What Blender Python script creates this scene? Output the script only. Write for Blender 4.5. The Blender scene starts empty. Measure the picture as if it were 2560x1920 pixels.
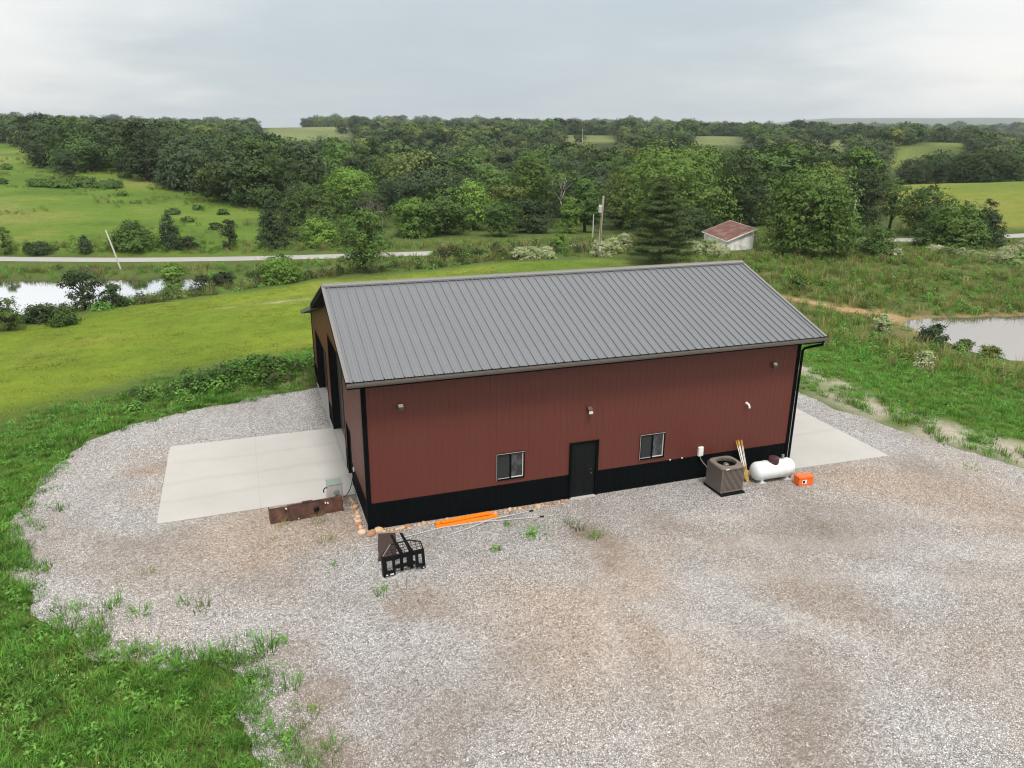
import bpy, bmesh, math, random
import numpy as np
from mathutils import Vector, Matrix, noise as mnoise
from mathutils.geometry import tessellate_polygon
R = math.radians
random.seed(7); rng = np.random.default_rng(7)
SC = bpy.context.scene
COL = SC.collection

# ------------------------------------------------------------------ mesh builder
class MB:
    def __init__(s): s.v = []; s.f = []; s.m = []; s.mi = 0
    def add(s, vs, fs):
        o = len(s.v); s.v += [tuple(p) for p in vs]
        for f in fs: s.f.append(tuple(i + o for i in f)); s.m.append(s.mi)
        return s
    def box(s, x0, x1, y0, y1, z0, z1):
        return s.add([(x0,y0,z0),(x1,y0,z0),(x1,y1,z0),(x0,y1,z0),(x0,y0,z1),(x1,y0,z1),(x1,y1,z1),(x0,y1,z1)],
                     [(0,3,2,1),(4,5,6,7),(0,1,5,4),(1,2,6,5),(2,3,7,6),(3,0,4,7)])
    def obox(s, c, ux, uy, uz, hx, hy, hz):
        c = Vector(c); X = Vector(ux).normalized()*hx; Y = Vector(uy).normalized()*hy; Z = Vector(uz).normalized()*hz
        vs = [c-X-Y-Z, c+X-Y-Z, c+X+Y-Z, c-X+Y-Z, c-X-Y+Z, c+X-Y+Z, c+X+Y+Z, c-X+Y+Z]
        return s.add(vs, [(0,3,2,1),(4,5,6,7),(0,1,5,4),(1,2,6,5),(2,3,7,6),(3,0,4,7)])
    def bar(s, a, b, w, h, up=(0,0,1)):
        a = Vector(a); b = Vector(b); d = b-a; u = Vector(up); side = d.cross(u)
        if side.length < 1e-6: side = d.cross(Vector((1,0,0)))
        side.normalize(); u = side.cross(d).normalized()
        return s.obox((a+b)/2, d, side, u, d.length/2, w/2, h/2)
    def tube(s, pts, rad, n=8, cap=True):
        P = [Vector(p) for p in pts]
        rs = rad if isinstance(rad, (list, tuple)) else [rad]*len(P)
        o = len(s.v); ref = None
        for i, p in enumerate(P):
            d = (P[min(i+1, len(P)-1)] - P[max(i-1, 0)]).normalized()
            if ref is None:
                ref = Vector((0,0,1)) if abs(d.z) < .9 else Vector((1,0,0))
            x = d.cross(ref)
            if x.length < 1e-4: x = d.cross(Vector((0,1,0)))
            x.normalize(); y = d.cross(x).normalized(); ref = x.cross(d)
            for k in range(n):
                a = 2*math.pi*k/n
                s.v.append(tuple(p + (x*math.cos(a) + y*math.sin(a))*rs[i]))
        for i in range(len(P)-1):
            for k in range(n):
                k2 = (k+1) % n
                s.f.append((o+i*n+k, o+i*n+k2, o+(i+1)*n+k2, o+(i+1)*n+k)); s.m.append(s.mi)
        if cap:
            s.f.append(tuple(o+k for k in range(n))[::-1]); s.m.append(s.mi)
            e = o+(len(P)-1)*n; s.f.append(tuple(e+k for k in range(n))); s.m.append(s.mi)
        return s
    def lathe(s, prof, n=24, c=(0,0,0), axis='z'):
        o = len(s.v)
        for r, z in prof:
            for k in range(n):
                a = 2*math.pi*k/n
                p = (r*math.cos(a), r*math.sin(a), z)
                if axis == 'x': p = (p[2], p[0], p[1])
                if axis == 'y': p = (p[0], p[2], -p[1]) if False else (p[1], p[2], p[0])
                s.v.append((p[0]+c[0], p[1]+c[1], p[2]+c[2]))
        for i in range(len(prof)-1):
            for k in range(n):
                k2 = (k+1) % n
                s.f.append((o+i*n+k, o+i*n+k2, o+(i+1)*n+k2, o+(i+1)*n+k)); s.m.append(s.mi)
        return s
    def prism(s, poly, z0, z1, M=None):
        n = len(poly); vs = [(x, y, z0) for x, y in poly] + [(x, y, z1) for x, y in poly]
        if M is not None: vs = [M @ Vector(p) for p in vs]
        fs = [tuple(range(n))[::-1], tuple(range(n, 2*n))] + [(i, (i+1) % n, n+(i+1) % n, n+i) for i in range(n)]
        return s.add(vs, fs)
    def build(s, name, mats, parent=None, loc=(0,0,0), smooth=False, bevel=0, rot=None, fix=True):
        me = bpy.data.meshes.new(name); me.from_pydata(s.v, [], s.f)
        mats = mats if isinstance(mats, (list, tuple)) else [mats]
        for m in mats: me.materials.append(m)
        if len(mats) > 1: me.polygons.foreach_set('material_index', s.m)
        if fix:
            bm = bmesh.new(); bm.from_mesh(me); bmesh.ops.recalc_face_normals(bm, faces=bm.faces); bm.to_mesh(me); bm.free()
        if smooth:
            me.polygons.foreach_set('use_smooth', [True]*len(me.polygons))
            if smooth != 'all':
                me.set_sharp_from_angle(angle=R(38))
        me.update()
        o = bpy.data.objects.new(name, me); COL.objects.link(o)
        if parent: o.parent = parent
        o.location = loc
        if rot: o.rotation_euler = rot
        if bevel:
            b = o.modifiers.new('bevel', 'BEVEL'); b.width = bevel; b.segments = 2; b.limit_method = 'ANGLE'; b.angle_limit = R(40)
        return o

def tag(o, label, cat, group=None, kind=None):
    if label: o['label'] = label
    if cat: o['category'] = cat
    if group: o['group'] = group
    if kind: o['kind'] = kind
    return o
def thing(name, label, cat, loc=(0,0,0), rz=0, group=None):
    o = bpy.data.objects.new(name, None); COL.objects.link(o); o.empty_display_size = .3
    o.location = loc; o.rotation_euler = (0, 0, rz)
    return tag(o, label, cat, group)
def dup(root, loc, rz=0, scale=1, label=None, group=None):
    r = root.copy(); COL.objects.link(r); r.location = loc; r.rotation_euler = (0, 0, rz)
    r.scale = scale if isinstance(scale, (tuple, list)) else (scale,)*3
    if label: r['label'] = label
    if group: r['group'] = group
    for ch in list(root.children):
        c = ch.copy(); COL.objects.link(c); c.parent = r
        for g in list(ch.children):
            d = g.copy(); COL.objects.link(d); d.parent = c
    return r
def np_mesh(name, V, F, mat, smooth=False):
    """V (n,3), F (m,k) arrays -> object"""
    me = bpy.data.meshes.new(name); n, (m, k) = len(V), F.shape
    me.vertices.add(n); me.vertices.foreach_set('co', V.astype(np.float32).ravel())
    me.loops.add(m*k); me.loops.foreach_set('vertex_index', F.astype(np.int32).ravel())
    me.polygons.add(m); me.polygons.foreach_set('loop_start', np.arange(0, m*k, k, dtype=np.int32))
    if smooth: me.polygons.foreach_set('use_smooth', np.ones(m, bool))
    me.update(calc_edges=True); me.validate()
    for x in (mat if isinstance(mat, (list, tuple)) else [mat]): me.materials.append(x)
    return me
def link(name, me, parent=None):
    o = bpy.data.objects.new(name, me); COL.objects.link(o)
    if parent: o.parent = parent
    return o

# ------------------------------------------------------------------ materials
class NT:
    def __init__(s, tree): s.t = tree; s.n = tree.nodes; s.l = tree.links
    def node(s, typ, ins=None, **kw):
        n = s.n.new(typ)
        for k, v in kw.items(): setattr(n, k, v)
        for k, v in (ins or {}).items():
            if isinstance(v, bpy.types.NodeSocket): s.l.new(v, n.inputs[k])
            else: n.inputs[k].default_value = v
        return n
    def math(s, op, a, b=0, c=0, clamp=False):
        n = s.n.new('ShaderNodeMath'); n.operation = op; n.use_clamp = clamp
        for i, v in enumerate((a, b, c)):
            if isinstance(v, bpy.types.NodeSocket): s.l.new(v, n.inputs[i])
            else: n.inputs[i].default_value = v
        return n.outputs[0]
    def mix(s, fac, a, b, blend='MIX'):
        n = s.n.new('ShaderNodeMix'); n.data_type = 'RGBA'; n.blend_type = blend
        for i, v in ((0, fac), (6, a), (7, b)):
            if isinstance(v, bpy.types.NodeSocket): s.l.new(v, n.inputs[i])
            else: n.inputs[i].default_value = (tuple(v)+(1,) if i else v)
        return n.outputs[2]
    def ramp(s, fac, stops, interp='LINEAR'):
        n = s.n.new('ShaderNodeValToRGB'); n.color_ramp.interpolation = interp
        e = n.color_ramp.elements
        while len(e) < len(stops): e.new(.5)
        for x, (p, c) in zip(e, stops):
            x.position = p; x.color = tuple(c)+(1,) if hasattr(c, '__len__') else (c, c, c, 1)
        s.l.new(fac, n.inputs[0]); return n.outputs[0]
    def noise(s, scale, detail=4, rough=.55, vec=None, dist=0):
        n = s.node('ShaderNodeTexNoise', {'Scale': scale, 'Detail': detail, 'Roughness': rough, 'Distortion': dist})
        if vec is not None: s.l.new(vec, n.inputs['Vector'])
        return n.outputs['Fac']
def newmat(name):
    m = bpy.data.materials.new(name); m.use_nodes = True
    t = NT(m.node_tree); t.b = t.n['Principled BSDF']; t.o = t.n['Material Output']
    return m, t
def objco(t, scale=None):
    c = t.node('ShaderNodeTexCoord').outputs['Object']
    if scale:
        c = t.node('ShaderNodeMapping', {'Vector': c, 'Scale': scale}).outputs[0]
    return c
def paint(name, col, rough=.5, metal=0, var=.12, vscale=3, fine=.06, fscale=40, bump=0, bscale=60, spec=.5, streak=False, dirt=None, dscale=2):
    """opaque coated / mineral surface with two scales of tonal wear"""
    m, t = newmat(name); co = objco(t)
    n1 = t.noise(vscale, 5, .6, co); n2 = t.noise(fscale, 3, .6, co)
    f = t.math('ADD', t.math('MULTIPLY_ADD', n1, var*2, 1-var), t.math('MULTIPLY_ADD', n2, fine*2, -fine))
    c = t.mix(1, col, t.node('ShaderNodeCombineColor', {0: f, 1: f, 2: f}).outputs[0], 'MULTIPLY')
    if dirt:
        k = t.ramp(t.noise(dscale, 6, .65, co), [(.48, 0), (.7, 1)]); c = t.mix(k, c, dirt)
    if streak:
        k = t.ramp(t.noise(1.0, 4, .6, objco(t, (6, 6, .35))), [(.5, 0), (.75, .35)]); c = t.mix(k, c, [min(1, x*1.5+.02) for x in col])
    t.l.new(c, t.b.inputs['Base Color'])
    t.b.inputs['Metallic'].default_value = metal; t.b.inputs['Specular IOR Level'].default_value = spec
    t.l.new(t.math('MULTIPLY_ADD', n1, .16, rough-.08), t.b.inputs['Roughness'])
    if bump:
        b = t.node('ShaderNodeBump', {'Height': t.noise(bscale, 4, .6, co), 'Strength': bump, 'Distance': .02})
        t.l.new(b.outputs[0], t.b.inputs['Normal'])
    return m
def leafmat(name, col, var=.35, trans=.25, hue=.25, yellow=(.16,.17,.03), nscale=.5, rough=.65):
    """foliage: tint varies by plant, by clump and by leaf"""
    m, t = newmat(name)
    g = t.node('ShaderNodeNewGeometry'); oi = t.node('ShaderNodeObjectInfo')
    isl = g.outputs['Random Per Island']; ob = oi.outputs['Random']
    n = t.noise(nscale, 2, .5, t.node('ShaderNodeTexCoord').outputs['Object'])
    f = t.math('ADD', t.math('MULTIPLY_ADD', isl, var*1.2, 1-var*.6), t.math('ADD', t.math('MULTIPLY_ADD', ob, var*1.7, -var*.85), t.math('MULTIPLY_ADD', n, var*1.6, -var*.8)))
    c = t.mix(1, col, t.node('ShaderNodeCombineColor', {0: f, 1: f, 2: f}).outputs[0], 'MULTIPLY')
    c = t.mix(t.math('MULTIPLY', t.math('FRACT', t.math('MULTIPLY', ob, 7.3)), hue), c, yellow)
    t.l.new(c, t.b.inputs['Base Color']); t.b.inputs['Roughness'].default_value = rough
    t.b.inputs['Specular IOR Level'].default_value = .25
    tr = t.node('ShaderNodeBsdfTranslucent', {'Color': c})
    mx = t.node('ShaderNodeMixShader', {0: trans, 1: t.b.outputs[0], 2: tr.outputs[0]})
    t.l.new(mx.outputs[0], t.o.inputs['Surface'])
    return m

HAZE, EXPO = .00013, 0.45
DENO = True
# ------------------------------------------------------------------ terrain
CTRL = np.array([(-19.1,37.1,-1.3),(-12.4,43.7,-1.4),(-4.7,50.4,-1.4),(3.9,51.9,-1.3),(11.7,52.7,-1.2),(24.2,52.5,-1.0),(-24.9,60.7,-3.9),(-19.1,62.2,-4.0),(-11.9,61.9,-4.0),(-7.3,61.7,-3.7),(-26.5,68.3,-3.1),(-17.0,65.9,-3.1),(-8.0,63.0,-3.0),(-1.9,55.8,-2.6),(4.7,60.0,-1.8),(-27.7,74.0,-2.7),(-11.5,70.2,-2.7),(0.9,64.7,-2.4),(-28.9,79.8,-2.3),(-11.9,75.7,-2.3),(5.8,71.0,-2.3),(20.4,67.3,-2.2),(30.0,68.3,-2.0),(-30.5,87.1,-2.0),(-32.9,98.4,-0.6),(-37.9,121.4,0.6),(-47.4,163.9,1.8),(-61.8,228.1,2.8),(-81.5,315.2,3.6),(-17.0,99.1,-1.2),(-20.7,137.8,0.2),(-33.4,195.4,1.6),(-57.6,274.3,2.8),(-32.0,253.8,2.2),(-12.0,181.1,0.3),(-4.9,133.3,-1.2),(0.4,125.2,-2.0),(-0.9,88.2,-2.6),(-9.0,92.7,-1.8),(-99.0,386.5,3.5),(-163.0,659.1,4.5),(-254.5,1048.5,1.5),(-49.7,374.9,1.5),(-78.9,623.2,2.5),(-119.8,970.8,-0.5),(13.2,89.0,-2.8),(30.6,87.3,-3.0),(43.2,75.4,-2.2),(52.1,95.3,-4.0),(4.1,227.5,-3.0),(9.0,397.4,1.0),(31.7,596.6,1.7),(57.3,695.1,3.5),(53.0,976.0,1.5),(23.9,155.6,-5.0),(41.9,274.2,-4.5),(64.4,422.5,1.0),(94.4,620.3,4.5),(146.8,966.3,5.5),(49.8,149.7,-6.0),(85.0,264.4,-5.0),(129.0,407.8,1.0),(187.7,599.0,3.5),(261.1,838.0,7.5),(74.8,139.9,-6.0),(126.7,248.1,-4.0),(231.3,480.2,1.5),(272.2,566.4,-0.5),(378.0,792.9,4.5),(80.6,102.1,-3.0),(136.4,185.1,-4.0),(304.2,436.7,2.0),(359.4,517.1,1.0),(554.6,807.6,3.5),(96.5,89.8,-2.5),(143.0,142.1,-4.0),(319.0,341.5,1.0),(395.3,426.3,0.0),(660.9,725.4,1.0),(79.6,58.2,-2.0),(98.5,55.9,-2.0),(97.1,68.9,-1.4),(109.6,63.7,-1.2),(112.6,84.0,0.5),(121.5,73.7,1.2),(122.9,93.9,1.4),(145.8,93.2,2.2),(248.3,191.4,-4.0),(235.6,205.5,-4.0),(454.0,366.3,-2.0),(758.7,625.4,-5.0),(1945.6,1698.9,2.0),(1723.2,1921.8,0.0),(1447.0,2135.7,-10.0),(511.0,2526.3,-20.0),(-597.3,2508.8,-20.0),(47.0,24.3,-2.4),(57.6,22.2,-2.4),(53.9,19.0,-3.4),(52.2,23.4,-3.4),(43.8,11.3,-2.2),(43.8,16.1,-2.2),(44.2,19.9,-2.2),(44.5,22.6,-2.1),(54.4,34.8,-1.3),(65.2,30.9,-1.4),(61.1,25.1,-2.0),(52.3,25.7,-1.9),(57.3,46.0,-1.1),(53.7,53.9,-1.1),(69.8,44.9,-1.3),(78.9,39.2,-1.5),(37.5,47.3,-1.0),(34.2,54.2,-1.1),(42.2,31.1,-1.5),(43.9,39.0,-1.1),(35.6,5.0,-1.2),(33.7,10.1,-1.0),(34.0,17.1,-0.9),(28.4,-0.5,-0.35),(27.2,4.0,-0.3)])
NEAR = np.array([(-13,-8,0),(-12,-20,0),(-15,5,-.1),(-14,16,-.25),(-9,20,-.2),(-12,27,-.6),(-22,20,-.6),(-2,24,-.25),(-2,32,-.55),(8,28,-.4),(8,38,-.8),(20,28,-.45),(22,40,-.8),(30,22,-.6),
  (24,8,-.1),(27,-6,-.1),(35,-8,-.5),(30,-20,-.2),(0,-40,0),(40,-30,-.4),(-30,-10,-.4),(-35,25,-1.2),(-40,-60,-1),(40,-80,-1)])
CT = np.vstack([CTRL, NEAR])
OX, OY = -3.06, -22.4
CTP = np.stack([np.arctan2(CT[:,0]-OX, CT[:,1]-OY), np.log(np.hypot(CT[:,0]-OX, CT[:,1]-OY)+4)], 1)
YARD = [(-11.0,2.9),(-11.15,4.3),(-11.0,5.7),(-10.4,9.4),(-9.9,11.0),(-8.3,12.4),(-5.7,13.7),(-3.1,14.4),(-1.1,15.1),(.2,16.6),(8,18),(18,18),(22.2,12),(22.6,5.6),(23.2,1.9),(24.2,-1.2),(24.9,-4),(27,-9),(32,-20),(24,-34),(-1,-34),(-2.8,-20),(-3.2,-10.2),(-3.7,-8.7),(-4.0,-7.4),(-3.9,-6.2),(-4.8,-5.2),(-5.9,-5.0),(-7.3,-4.0),(-9.3,-1.7),(-10.4,.9)]
FIELDS = [(.040,.142,520,900,1),(.405,.470,440,560,1),(.556,.615,430,580,1),(.688,.730,410,540,1),(.780,.810,345,420,0),(.812,.850,410,480,0)]     # far pastures: bearing and distance
def polydist(X, Y, poly):
    """signed distance to a polygon, negative inside"""
    P = np.array(poly, float); Q = np.roll(P, -1, 0)
    d = np.full(X.shape, 1e9); ins = np.zeros(X.shape, bool)
    for (ax, ay), (bx, by) in zip(P, Q):
        ex, ey = bx-ax, by-ay
        t = np.clip(((X-ax)*ex+(Y-ay)*ey)/(ex*ex+ey*ey), 0, 1)
        d = np.minimum(d, np.hypot(X-ax-t*ex, Y-ay-t*ey))
        c = (ay > Y) != (by > Y)
        with np.errstate(divide='ignore', invalid='ignore'):
            ins ^= c & (X < (bx-ax)*(Y-ay)/(by-ay+1e-12)+ax)
    return np.where(ins, -d, d)
PONDS = [(-3.12, [(-75,76),(-26.6,68.7),(-20.7,66.4),(-15.1,65.8),(-8.1,64.2),(-4.8,60),(-7.8,57.1),(-13.3,54.9),(-18.3,52.1),(-20.4,49.1),(-21.4,45.9),(-32,40),(-75,42)]),
  (-2.42, [(46.6,24.5),(47.8,24.9),(50.4,24.7),(53.7,24.1),(58.6,23),(75,20),(110,5),(90,-20),(60,-8),(49,4),(45.9,12.9),(44.8,14.7),(44.8,16.9),(45.5,20),(45.9,22.5)])]
def sstep(a, b, x):
    t = np.clip((x-a)/(b-a), 0, 1); return t*t*(3-2*t)
def vnoise(X, Y, s, seed=0):
    """cheap smooth value noise from a hashed lattice"""
    x = X/s+seed*17.3; y = Y/s-seed*9.1
    i = np.floor(x); j = np.floor(y); u = x-i; v = y-j
    u = u*u*(3-2*u); v = v*v*(3-2*v)
    def hsh(a, b):
        q = np.sin(a*127.1+b*311.7+seed*74.7)*43758.5453; return q-np.floor(q)
    return (hsh(i,j)*(1-u)+hsh(i+1,j)*u)*(1-v)+(hsh(i,j+1)*(1-u)+hsh(i+1,j+1)*u)*v-.5
def ground_z(X, Y):
    X = np.asarray(X, float); Y = np.asarray(Y, float); sh = X.shape; X = X.ravel(); Y = Y.ravel()
    th = np.arctan2(X-OX, Y-OY); r = np.hypot(X-OX, Y-OY); rho = np.log(r+4)
    num = np.zeros(len(X)); den = np.zeros(len(X))
    for (a, b), z in zip(CTP, CT[:,2]):
        dt = np.abs(th-a); dt = np.minimum(dt, 2*np.pi-dt)
        d2 = (dt/.085)**2+((rho-b)/.085)**2
        w = np.exp(-.5*d2)+1e-5/(1+d2)**1.5
        num += w*z; den += w
    z = num/den
    yd = polydist(X, Y, YARD)
    k = sstep(0, 9, yd); z = z*k
    # undulation grows with distance, and the land falls away behind the last ridges
    fl = np.zeros(len(X)); up = np.zeros(len(X))
    for a, b, r0, r1, kk in FIELDS:
        wd = sstep(a-.035, a-.005, th)*sstep(b+.035, b+.005, th); fl = np.maximum(fl, wd*sstep(r0-190, r0-60, r)*sstep(r1+80, r1+20, r)); up = np.maximum(up, wd*sstep(r0-50, r1, r)*sstep(r1+150, r1+10, r)*4.5)
    z = z+up; calm = 1-fl
    z += vnoise(X, Y, 9, 1)*.25*sstep(6, 30, yd)*sstep(20, 60, r) + vnoise(X, Y, 60, 2)*2.4*sstep(150, 400, r)*calm + vnoise(X, Y, 150, 3)*6.5*sstep(350, 800, r)*calm
    z += vnoise(X, Y, 2.6, 4)*.10*sstep(.5, 5, yd)*sstep(900, 60, r)
    for zw, pp in PONDS:
        d = polydist(X, Y, pp)+vnoise(X, Y, 1.6, 71)*.5
        z = np.where(d < 0, np.minimum(z, zw-.03-.7*sstep(0, -2.5, d)), np.where(d < 4, np.maximum(z, zw+.04+.10*np.maximum(d, 0)), z))
    z -= 75*sstep(2900, 4500, r)
    z += sstep(5200, 6600, r)*sstep(.50, .72, th)*(150+24*vnoise(X, Y, 900, 61)+10*vnoise(X, Y, 260, 62))
    return z.reshape(sh)
# ------------------------------------------------------------------ materials of the barn and props
M = {}
M['red'] = paint('red_metal', (.106,.027,.019), .42, var=.09, vscale=.5, fine=.03, fscale=25, streak=False, spec=.42)
M['black'] = paint('black_metal', (.0028,.0042,.005), .65, var=.2, vscale=1.2, spec=.05)
M['blackgloss'] = paint('black_steel', (.004,.0045,.005), .5, var=.2, spec=.15)
M['roof'] = paint('charcoal_roof_metal', (.130,.137,.147), .42, var=.10, vscale=.5, fine=.06, fscale=14, spec=.5)
M['trimgrey'] = paint('grey_trim', (.16,.155,.15), .45, var=.15, vscale=1.5)
M['gutter'] = paint('gutter_metal', (.14,.125,.11), .45, var=.2, vscale=2.5)
M['doorblack'] = paint('door_paint', (.004,.0055,.006), .42, var=.15, spec=.22)
M['ohdoor'] = paint('overhead_door_paint', (.045,.043,.042), .35, var=.12, spec=.6)
M['concrete'] = paint('concrete', (.39,.375,.355), .8, var=.07, vscale=.5, fine=.05, fscale=30, bump=.08, bscale=90, dirt=(.42,.39,.35), dscale=.35)
M['white'] = paint('white_plastic', (.74,.73,.71), .45, var=.06)
M['bronze'] = paint('bronze_fixture', (.09,.055,.04), .45, var=.15)
M['lens'] = paint('lamp_lens', (.62,.58,.54), .3, var=.1)
M['screen'] = paint('insect_screen', (.016,.018,.020), .8, var=.2, vscale=4)
M['steel'] = paint('steel_grey', (.36,.36,.35), .4, metal=.6, var=.12)
def glassmat():
    m, t = newmat('window_glass'); co = objco(t, (1, 1, .5))
    k = t.ramp(t.noise(5, 5, .7, co), [(.42, (.020,.024,.028)), (.62, (.075,.085,.09)), (.75, (.16,.17,.17))])  # pale mottling puts window reflections into the base colour
    t.l.new(k, t.b.inputs['Base Color']); t.b.inputs['Roughness'].default_value = .08; t.b.inputs['Specular IOR Level'].default_value = .7
    return m
M['glass'] = glassmat()

# ------------------------------------------------------------------ the pole barn
L_, W_, HS = 16.2, 9.46, 5.10
HE, HR, OV, GO, YR = 5.312, 7.133, .668, .476, 4.73
SL = (HR-HE)/(YR+OV)
YL, ZL0, ZL1 = 16.55, 5.27, 3.62       # lean-to: far wall, roof height at the main wall and over its far wall
YE = 2*YR+OV-.03                           # the lean-to roof springs from the far eave
SLL = (ZL0-ZL1)/(YL-YE)
barn = thing('pole_barn', 'red metal pole barn with charcoal ribbed roof and black wainscot standing in a gravel yard', 'barn')

def profile(u0, u1, sp, base, top, h, start=0.0):
    """(u, height) of a ribbed sheet between u0 and u1"""
    pts = [(u0, 0.0)]; k = math.floor((u0-start)/sp)
    while start+k*sp < u1+sp:
        c = start+k*sp; k += 1
        for du, hh in ((-base/2, 0), (-top/2, h), (top/2, h), (base/2, 0)):
            u = c+du
            if u0+1e-4 < u < u1-1e-4: pts.append((u, hh))
        for q in (1/3, 2/3):                                       # two low stiffening ribs between the tall ones
            for du, hh in ((-.02, 0), (-.008, h*.22), (.008, h*.22), (.02, 0)):
                u = c+sp*q+du
                if u0+1e-4 < u < u1-1e-4: pts.append((u, hh))
    pts.append((u1, 0.0)); pts.sort(); return pts
def ribbed(mb, fn, u0, u1, vb, vt, **kw):
    """fn(u, v, d) -> point; vb/vt functions of u"""
    pr_ = profile(u0, u1, **kw); o = len(mb.v)
    for u, d in pr_:
        mb.v.append(tuple(fn(u, vb(u), d))); mb.v.append(tuple(fn(u, vt(u), d)))
    for i in range(len(pr_)-1):
        mb.f.append((o+2*i, o+2*i+2, o+2*i+3, o+2*i+1)); mb.m.append(mb.mi)
RW = dict(sp=.2286, base=.045, top=.022, h=.008)
K = lambda v: (lambda u: v)
ff = lambda u, v, d: (u, -d, v)              # front wall faces -y
fb = lambda u, v, d: (u, YL+d, v)
fl = lambda u, v, d: (-d, u, v)              # left gable faces -x
fr = lambda u, v, d: (L_+d, u, v)
ZW = .954
DX0, DX1, DZ = 7.0, 8.07, 2.14
WIN = [(4.326, 5.333), (9.712, 10.719)]; WZ0, WZ1 = 1.126, 2.098
fw = MB()
xs = [0, WIN[0][0], WIN[0][1], DX0, DX1, WIN[1][0], WIN[1][1], L_]
for a, b in zip(xs, xs[1:]):
    if a == DX0: ribbed(fw, ff, a, b, K(DZ), K(HS), **RW)
    elif (a, b) in WIN:
        ribbed(fw, ff, a, b, K(ZW), K(WZ0), **RW); ribbed(fw, ff, a, b, K(WZ1), K(HS), **RW)
    else: ribbed(fw, ff, a, b, K(ZW), K(HS), **RW)
fw.build('front_wall', M['red'], barn, fix=False)
ztop = lambda y: (HE+SL*(OV+min(y, 2*YR-y))-.10) if y <= W_ else ZL0-SLL*(y-YE)-.08
ODS = [(3.45, 4.45, 2.12), (4.95, 9.1, 4.27), (10.45, 14.85, 3.05)]       # walk door, big overhead door, lean-to overhead door
gw = MB(); wg = MB()
ys = [0, 3.45, 4.45, 4.73, 4.95, 9.1, W_-.001, W_+.001, 10.45, 14.85, YL]
for a, b in zip(ys, ys[1:]):
    if b-a < .01: continue
    o = [q for q in ODS if q[0] <= a+1e-6 and b <= q[1]+1e-6]
    if a == 4.95: continue
    ribbed(gw, fl, a, b, K(o[0][2] if o else ZW), ztop, **RW)
    if not o: ribbed(wg, fl, a, b, K(.02), K(ZW), **RW)
ribbed(gw, fl, 4.95, 9.1, K(4.27), ztop, **RW)
gw.build('gable_wall', M['red'], barn, fix=False)
bw = MB()
ribbed(bw, fb, 0, L_, K(ZW), K(ZL1-.05), **RW)
for a, b in ((0, 4.73), (4.73, W_-.001), (W_+.001, YL)): ribbed(bw, fr, a, b, K(ZW), ztop, **RW)
bw.build('rear_wall', M['red'], barn, fix=False)
for a, b in ((0, DX0), (DX1, L_)): ribbed(wg, ff, a, b, K(.02), K(ZW), **RW)
ribbed(wg, fb, 0, L_, K(.02), K(ZW), **RW); ribbed(wg, fr, 0, YL, K(.02), K(ZW), **RW)
wg.build('wainscot', M['black'], barn, fix=False)
# corner trims wrap each corner
for cx, sx in ((0, -1), (L_, 1)):
    for cy, sy, zt in ((0, -1, HS), (YL, 1, ZL1-.06)):
        tr = MB(); tr.box(min(cx-sx*.12, cx+sx*.026), max(cx-sx*.12, cx+sx*.026), min(cy, cy+sy*.026), max(cy, cy+sy*.026), .02, zt)
        tr.box(min(cx, cx+sx*.026), max(cx, cx+sx*.026), min(cy-sy*.12, cy-sy*.0005), max(cy-sy*.12, cy-sy*.0005), .02, zt); tr.build('corner_trim', M['black'], barn)
fd = MB(); fd.box(-.02, L_+.045, .03, YL, -.3, .06); fd.box(-.06, -.0205, 2.9, YL+.045, -.3, .075); fd.box(DX0+.02, DX1-.05, -.16, .004, -.2, .05)
fd.build('foundation', M['concrete'], barn)
# roof: the two slopes and the lean-to slope
RR = dict(sp=.3048, base=.040, top=.026, h=.040)
nz = 1/math.hypot(1, SL); 
def rs(u, v, d):                            # near slope, v = distance in plan from the eave
    return (u, -OV+v-d*SL*nz, HE+SL*v+d*nz)
def rf(u, v, d): return (u, 2*YR+OV-v+d*SL*nz, HE+SL*v+d*nz)
nl = 1/math.hypot(1, SLL)
def rl(u, v, d): return (u, YE+v+d*SLL*nl, ZL0-SLL*v+d*nl)
rp = MB()
VE = YR+OV
ribbed(rp, rs, -GO+.03, L_+GO-.03, K(0), K(VE), start=-.3, **RR)
ribbed(rp, rf, -GO+.03, L_+GO-.03, K(0), K(VE), start=-.3, **RR)
roof = rp.build('roof', M['roof'], barn, fix=False)
lp = MB(); VL = YL+.42-YE
ribbed(lp, rl, -GO+.03, L_+GO-.03, K(0), K(VL), start=-.3, **RR)
lp.add([rl(-GO,0,-.05), rl(L_+GO,0,-.05), rl(L_+GO,VL,-.05), rl(-GO,VL,-.05)], [(0,1,2,3)])
for x in (-GO-.012, L_+GO-.012):
    lp.bar((x+.012, YE-.02, ZL0-.045), (x+.012, YE+VL, ZL0-SLL*VL-.045), .03, .16)
lp.bar((-GO, YE+VL, ZL0-SLL*VL-.06), (L_+GO, YE+VL, ZL0-SLL*VL-.06), .03, .14)
lp.build('lean_to_roof', M['roof'], barn, fix=False)
cap = MB()                                  # folded ridge cap
for side in (-1, 1):
    a = [(YR, HR+.088), (YR+side*.16, HR+.088-.16*SL), (YR+side*.165, HR+.035-.165*SL)]
    for (y0, z0), (y1, z1) in zip(a, a[1:]):
        cap.add([(-GO-.01, y0, z0), (L_+GO+.01, y0, z0), (L_+GO+.01, y1, z1), (-GO-.01, y1, z1)], [(0,1,2,3)])
cap.tube([(-GO-.012, YR, HR+.075), (L_+GO+.012, YR, HR+.075)], .026, 8)
cap.build('ridge_cap', M['trimgrey'], roof)
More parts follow.
